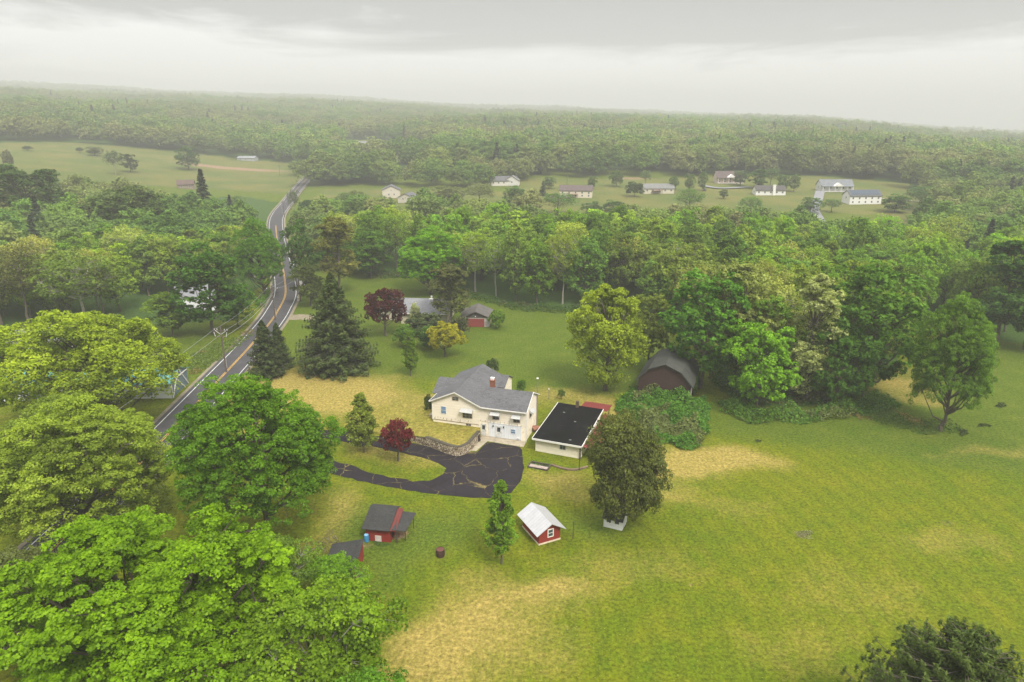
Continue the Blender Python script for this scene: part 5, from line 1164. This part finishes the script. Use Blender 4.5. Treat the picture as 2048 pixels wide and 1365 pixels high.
# ------------------------------------------------------------------ the woods
OCC = []                                      # (x, y, radius) kept clear
for o in [o for o in C.objects if o.type == 'EMPTY' and o.parent is None]:
    c = o.get('category')
    if c in ('house', 'building', 'barn', 'garage'): OCC.append((o.location.x, o.location.y, 13))
    elif c == 'tree': OCC.append((o.location.x, o.location.y, 4.5 * 1))
OCC.append((-75, 122, 16)); OCC.append((-90, 122, 16))
def clear(x, y, extra=0):
    if np.min(np.hypot(ROADA[:, 0] - x, ROADA[:, 1] - y)) < 9 + extra: return False
    return all(math.hypot(x - a, y - b) > r for a, b, r in OCC)
GREENS = [((.060, .125, .016), 'mid green'), ((.048, .098, .018), 'dark green'), ((.085, .150, .018), 'fresh green'), ((.105, .140, .026), 'yellow-green'), ((.070, .115, .028), 'dull green'), ((.125, .140, .045), 'olive brown'), ((.055, .110, .024), 'deep green')]
FORMS = {'round': 'round-crowned', 'oval': 'full-crowned'}
ANCH = [(0, 'at the left edge'), (150, 'above the wide yellow tree'), (300, 'left of the big roadside tree'), (430, 'just left of the road bend'), (560, 'beside the road bend'), (660, 'behind the big spruce'), (760, 'behind the purple tree'), (850, 'behind the neighbour\'s house'), (950, 'behind the red-door garage'), (1060, 'behind the back lawn'),
        (1150, 'behind the black-roofed garage'), (1240, 'behind the golden lawn tree'), (1340, 'behind the barn'), (1450, 'behind the bright wood-edge maple'), (1560, 'behind the silvery tree'), (1680, 'behind the huge dark tree'), (1790, 'behind the leaning field tree'), (1900, 'above the right-hand field'), (2010, 'at the right edge')]
VIS = [[(-80, 292), (120, 286), (230, 296), (360, 306), (480, 320), (610, 332), (640, 336), (606, 385), (560, 402), (545, 388), (440, 372), (300, 350), (200, 338), (-80, 306)],
       [(1080, 358), (1500, 350), (1640, 350), (1800, 364), (1900, 372), (1850, 392), (1780, 412), (1700, 410), (1640, 396), (1560, 393), (1500, 390), (1420, 388), (1340, 390), (1250, 390), (1180, 400), (1110, 394), (1080, 386)],
       [(650, 380), (760, 376), (900, 384), (900, 400), (820, 412), (760, 404), (640, 396)], [(690, 282), (790, 280), (860, 300), (860, 318), (700, 300)], [(885, 290), (945, 290), (945, 312), (885, 312)]]
def seen_over(x, y, hgt=16.):
    px, py = PX(x, y, terrain(x, y) + hgt); r = np.zeros(np.shape(px), bool)
    for P in VIS: r |= inpoly(px, py, P)
    return r
edge_pts = []
for nm, L_ in (('wood', [(735, 546), (840, 543), (950, 588), (1030, 610), (1130, 616), (1215, 600)]), ('wood', [(1640, 806), (1700, 796), (1780, 742), (1830, 655)]), ('wood', [(1900, 625), (1960, 670), (2060, 690)]), ('left woods', [(0, 652), (60, 643), (200, 638), (330, 648)])):
    pl = [G(*q).xy for q in L_]
    for a, b in zip(pl, pl[1:]):
        k = max(1, round((b - a).length / 8.5)); edge_pts += [(a.lerp(b, i / k) + (Vector((0, 3)) if nm == 'wood' else Vector((0, 1))), nm) for i in range(k)]
allw = [(p.x + rnd.uniform(-1, 1), p.y + rnd.uniform(-1, 2), nm) for p, nm in edge_pts] + [(x, y, nm) for x, y, nm in allw if all(math.hypot(x - p.x, y - p.y) > 6.5 for p, _ in edge_pts)]
sel = [(math.hypot(x, y), x, y, nm) for x, y, nm in allw if clear(x, y) and not bool(seen_over(np.array(x), np.array(y), 20. if math.hypot(x, y) > 240 else 16.))]
sel.sort(); NIND = 246
far_pts = [(x, y) for d, x, y, nm in sel[NIND:]]
rows = {}
made = []
for d, x, y, nm in sel[:NIND]:
    z = TZ(x, y); px, py = PX(np.array(x), np.array(y), z + 9.); px = float(px)
    r = rnd.random(); ci = rnd.choices(range(7), (20, 20, 14, 14, 14, 7, 12))[0]; col, cn = GREENS[ci]
    if nm == 'left woods' and rnd.random() < .35: ci = rnd.choice((3, 4, 5)); col, cn = GREENS[ci]
    airy = ci == 5 or rnd.random() < .13
    key = rnd.choice(AIRY) if airy else (rnd.choice(MIDS + ['upright']) if d < 260 else rnd.choice(FARS + MIDS[:2]))
    Hh = rnd.uniform(16, 22.5) * (1.0 if nm != 'left woods' else .88); Rr = rnd.uniform(4.6, 6.9)
    if key == 'upright': Rr *= .7
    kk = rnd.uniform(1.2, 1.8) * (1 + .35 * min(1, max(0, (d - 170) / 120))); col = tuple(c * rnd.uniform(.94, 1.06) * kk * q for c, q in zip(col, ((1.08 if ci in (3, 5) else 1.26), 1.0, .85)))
    a = [t for k, t in ANCH if k <= px + 60][-1] if px > -60 else ANCH[0][1]
    row = 'front' if d < 175 else 'second' if d < 200 else 'third' if d < 230 else 'back'
    form = 'thin' if airy else 'upright' if key == 'upright' else rnd.choice(('round', 'full', 'spreading'))
    o = put_tree(key, 'oak_tree' if ci % 2 else 'maple_tree', x, y, Hh, Rr, col, None, 'tree', f'trees of the {nm}'); made.append((o, cn, form, a, row, nm, px))
by = {}
for t in made: by.setdefault((t[1], t[2], t[3], t[4]), []).append(t)
ORD = ['first', 'second', 'third', 'fourth', 'fifth', 'sixth', 'seventh', 'eighth']
for (cn, form, a, row), L_ in by.items():
    L_.sort(key=lambda t: t[6])
    for i, t in enumerate(L_):
        pre = '' if len(L_) == 1 else f', {ORD[min(i, 7)]} from left'
        t[0]['label'] = f'{cn} {form} tree {a}, {row} row{pre}'

# far-off woods: one mass
rg = np.random.default_rng(9)
PF = list(far_pts)
for x, y in wood_pts(W_MID, 10.5, 77):
    if clear(x, y) and not bool(seen_over(np.array(x), np.array(y), 19.)): PF.append((x, y))
def sector(d0, d1, step):
    out = []; A = (84 / 360) * math.pi * (d1 ** 2 - d0 ** 2) ; n = int(A / step ** 2)
    a = np.radians(rg.uniform(-43, 43, n)); d = np.sqrt(rg.uniform(d0 ** 2, d1 ** 2, n)); return np.stack([np.sin(a) * d, np.cos(a) * d], 1)
S = np.concatenate([sector(520, 900, 10.5), sector(900, 1600, 12), sector(1600, 3200, 14), sector(3200, 5200, 20)])
z = terrain(S[:, 0], S[:, 1]); px, py = PX(S[:, 0], S[:, 1], z)
ok = np.ones(len(S), bool)
for P in HAYF: ok &= ~inpoly(px, py, P)
dr = np.min(np.hypot(S[:, None, 0] - ROADA[None, ::6, 0], S[:, None, 1] - ROADA[None, ::6, 1]), axis=1); ok &= dr > 11
ok &= ~((np.hypot(S[:, 0], S[:, 1]) < 640) & inpoly(px, py, [(600, 330), (1020, 330), (1020, 420), (600, 420)]) & False)
for a, b, r in OCC: ok &= np.hypot(S[:, 0] - a, S[:, 1] - b) > r
# a clear strip in front of far buildings so that they show
for o in [o for o in C.objects if o.type == 'EMPTY' and o.parent is None and o.get('category') in ('house', 'barn', 'building') and o.location.y > 450]:
    l = o.location.length; ux, uy = o.location.x / l, o.location.y / l
    t = S[:, 0] * ux + S[:, 1] * uy; lat = np.abs(S[:, 0] * uy - S[:, 1] * ux); ok &= ~((t > l - 75) & (t < l + 8) & (lat < 15))
ok &= ~seen_over(S[:, 0], S[:, 1], 21.)
S = S[ok]; S = np.concatenate([np.array(PF), S]); zS = terrain(S[:, 0], S[:, 1]); n = len(S)
D = np.hypot(S[:, 0], S[:, 1])
sc = rg.uniform(.72, 1.15, n) * np.where(D > 5200, 3.6, np.where(D > 3200, 2.0, np.where(D > 1600, 1.45, np.where(D > 520, 1.3, 1.02))))
# patches of the same kind of tree grow together
me = bpy.data.meshes.new('far_woods'); me.vertices.add(n); me.vertices.foreach_set('co', np.stack([S[:, 0], S[:, 1], zS - .2], 1).reshape(-1).astype(np.float32))
for nm, v in (('size', sc), ('turn', rg.uniform(0, 6.28, n))): a = me.attributes.new(nm, 'FLOAT', 'POINT'); a.data.foreach_set('value', v.astype(np.float32))
conif = (fbm(S[:, 0] / 45, S[:, 1] / 45, 31, 3) > .73).astype(int)
pick = np.where((conif == 1) & (rg.random(n) < .3), 4, rg.integers(0, 4, n) + np.where(D < 620, 5, 0)); a = me.attributes.new('pick', 'INT', 'POINT'); a.data.foreach_set('value', pick.astype(np.int32))
me.update()
def deciduous_far(key, seed, Rr, H, z0, **kw):
    r = np.random.default_rng(seed); V, T, c, sC, lr = crown_data(r, Rr, H, z0, **kw); return quads_mesh(key, V, T, FARLEAF)
protos = bpy.data.collections.new('far_tree_kinds')
pm = [deciduous_far(f'far_tree_{i}', 90 + i, rr, hh, hh * .12, lobes=14, subs=8, per=9, leaf=1.35, lobe_r=.42, sub_r=.45, inner=.1, flat=.75, up=.6) for i, (rr, hh) in enumerate([(6.2, 14), (7, 16), (5.6, 16), (7.2, 14)])]
sm = PROTO['spruce_far'][0].copy(); sm.materials.clear(); sm.materials.append(plain('far_needle', (.045, .068, .034), .9, .4, .6)); pm.append(sm)
for i in range(4):
    q = PROTO[f'far{i}'][0].copy(); q.materials.clear(); q.materials.append(FARLEAF); pm.append(q)
for i, q in enumerate(pm):
    o = bpy.data.objects.new(f'far_tree_{i}', q); o.color = (.038, .058, .030, 1); protos.objects.link(o)
wo = bpy.data.objects.new('far_woods', me); C.objects.link(wo); tag(wo, None, None, None, 'stuff')
ng = bpy.data.node_groups.new('scatter', 'GeometryNodeTree'); ng.interface.new_socket('Geometry', in_out='INPUT', socket_type='NodeSocketGeometry'); ng.interface.new_socket('Geometry', in_out='OUTPUT', socket_type='NodeSocketGeometry')
gi = ng.nodes.new('NodeGroupInput'); go = ng.nodes.new('NodeGroupOutput'); iop = ng.nodes.new('GeometryNodeInstanceOnPoints'); ci = ng.nodes.new('GeometryNodeCollectionInfo')
ci.inputs['Collection'].default_value = protos; ci.inputs['Separate Children'].default_value = True; ci.inputs['Reset Children'].default_value = True
m2p = ng.nodes.new('GeometryNodeMeshToPoints')
def named(nm, t):
    q = ng.nodes.new('GeometryNodeInputNamedAttribute'); q.data_type = t; q.inputs['Name'].default_value = nm; return [s for s in q.outputs if s.enabled and s.name == 'Attribute'][0]
ng.links.new(gi.outputs[0], m2p.inputs['Mesh']); ng.links.new(m2p.outputs[0], iop.inputs['Points']); ng.links.new(ci.outputs[0], iop.inputs['Instance'])
iop.inputs['Pick Instance'].default_value = True; ng.links.new(named('pick', 'INT'), iop.inputs['Instance Index'])
cx = ng.nodes.new('ShaderNodeCombineXYZ'); ng.links.new(named('turn', 'FLOAT'), cx.inputs[2]); ng.links.new(cx.outputs[0], iop.inputs['Rotation']); ng.links.new(named('size', 'FLOAT'), iop.inputs['Scale'])
ng.links.new(iop.outputs[0], go.inputs[0]); md = wo.modifiers.new('scatter', 'NODES'); md.node_group = ng
print('woods', n, 'individual', len([o for o in C.objects if o.get('category') == 'tree']))

# ------------------------------------------------------------------ sky, sun, air, camera
sc_ = bpy.context.scene; W = bpy.data.worlds.new('World'); sc_.world = W; W.use_nodes = True; nt = W.node_tree; nt.nodes.clear(); lk = nt.links
SUN_EL, SUN_AZ = R_(52), R_(150)
sky = N(nt, 'ShaderNodeTexSky', sky_type='NISHITA', sun_disc=False, sun_elevation=SUN_EL, sun_rotation=SUN_AZ); b1 = N(nt, 'ShaderNodeBackground', inputs={'Strength': .10}); lk.new(sky.outputs[0], b1.inputs[0])
tc = N(nt, 'ShaderNodeTexCoord').outputs['Generated']; sp = N(nt, 'ShaderNodeSeparateXYZ'); lk.new(tc, sp.inputs[0])
def M(op, a, b=0., c=0.):
    q = N(nt, 'ShaderNodeMath', operation=op)
    for i, v in enumerate((a, b, c)):
        if hasattr(v, 'links'): lk.new(v, q.inputs[i])
        else: q.inputs[i].default_value = v
    return q.outputs[0]
el = sp.outputs[2]
band = mapping(nt, tc, (1.2, 1.2, 9.0)); nz = noise(nt, band, 1.9, 6, .62, .5); nz2 = noise(nt, mapping(nt, tc, (2.5, 2.5, 30)), 2.2, 5, .65)
e2 = M('ADD', M('ADD', el, M('MULTIPLY', sp.outputs[0], .036)), M('MULTIPLY', M('SUBTRACT', nz, .5), .16))
grad = ramp(nt, e2, ((.005, SKY0), (.045, SKY1), (.075, SKY1), (.115, SKY2), (.20, SKY3), (.5, SKY4), (1, SKY5)))
cl = mixc(nt, M('MULTIPLY', M('SUBTRACT', nz2, .5), 1.2), grad, mixc(nt, 1., grad, (.86, .86, .87), 'MULTIPLY'))
b2 = N(nt, 'ShaderNodeBackground', inputs={'Strength': SKYS * 1.14}); lk.new(cl, b2.inputs[0])
mx = N(nt, 'ShaderNodeMixShader', inputs={0: .88}); lk.new(b1.outputs[0], mx.inputs[1]); lk.new(b2.outputs[0], mx.inputs[2]); wo_ = N(nt, 'ShaderNodeOutputWorld'); lk.new(mx.outputs[0], wo_.inputs[0])
sl = bpy.data.lights.new('sun', 'SUN'); sl.energy = SUNS; sl.angle = R_(18); sl.color = (1, .95, .86); so = bpy.data.objects.new('sun', sl); C.objects.link(so)
dirv = Vector((math.sin(SUN_AZ) * math.cos(SUN_EL), math.cos(SUN_AZ) * math.cos(SUN_EL), math.sin(SUN_EL))); so.rotation_euler = (-dirv).to_track_quat('-Z', 'Y').to_euler()
if HAZE:
    hm = bpy.data.materials.new('haze'); hm.use_nodes = True; q = hm.node_tree; q.nodes.clear(); pv_ = q.nodes.new('ShaderNodeVolumePrincipled'); oo = q.nodes.new('ShaderNodeOutputMaterial')
    pv_.inputs['Color'].default_value = (*HAZEC, 1); pv_.inputs['Density'].default_value = HAZE; pv_.inputs['Anisotropy'].default_value = 0.; q.links.new(pv_.outputs[0], oo.inputs['Volume'])
    hb = MB().box(-11500, 11500, -11500, 11500, -200, 290).build('haze', hm); tag(hb, kind='stuff')
    hm.cycles.homogeneous_volume = True if hasattr(hm.cycles, 'homogeneous_volume') else None
cd = bpy.data.cameras.new('camera'); cd.sensor_width = 36; cd.lens = 36 * F / 2048; cd.clip_start = .5; cd.clip_end = 20000; co = bpy.data.objects.new('camera', cd); C.objects.link(co)
co.location = (0, 0, CAM_H); co.rotation_euler = (R_(90) - PITCH, 0, 0); sc_.camera = co
vs = sc_.view_settings; vs.view_transform = 'Standard'; vs.look = 'None'; vs.gamma = 1; vs.exposure = EXPO; vs.use_curve_mapping = False
cy = sc_.cycles; cy.max_bounces = 6; cy.diffuse_bounces = 3; cy.transmission_bounces = 3; cy.transparent_max_bounces = 4; cy.volume_bounces = 1; cy.glossy_bounces = 2; cy.caustics_reflective = False; cy.caustics_refractive = False
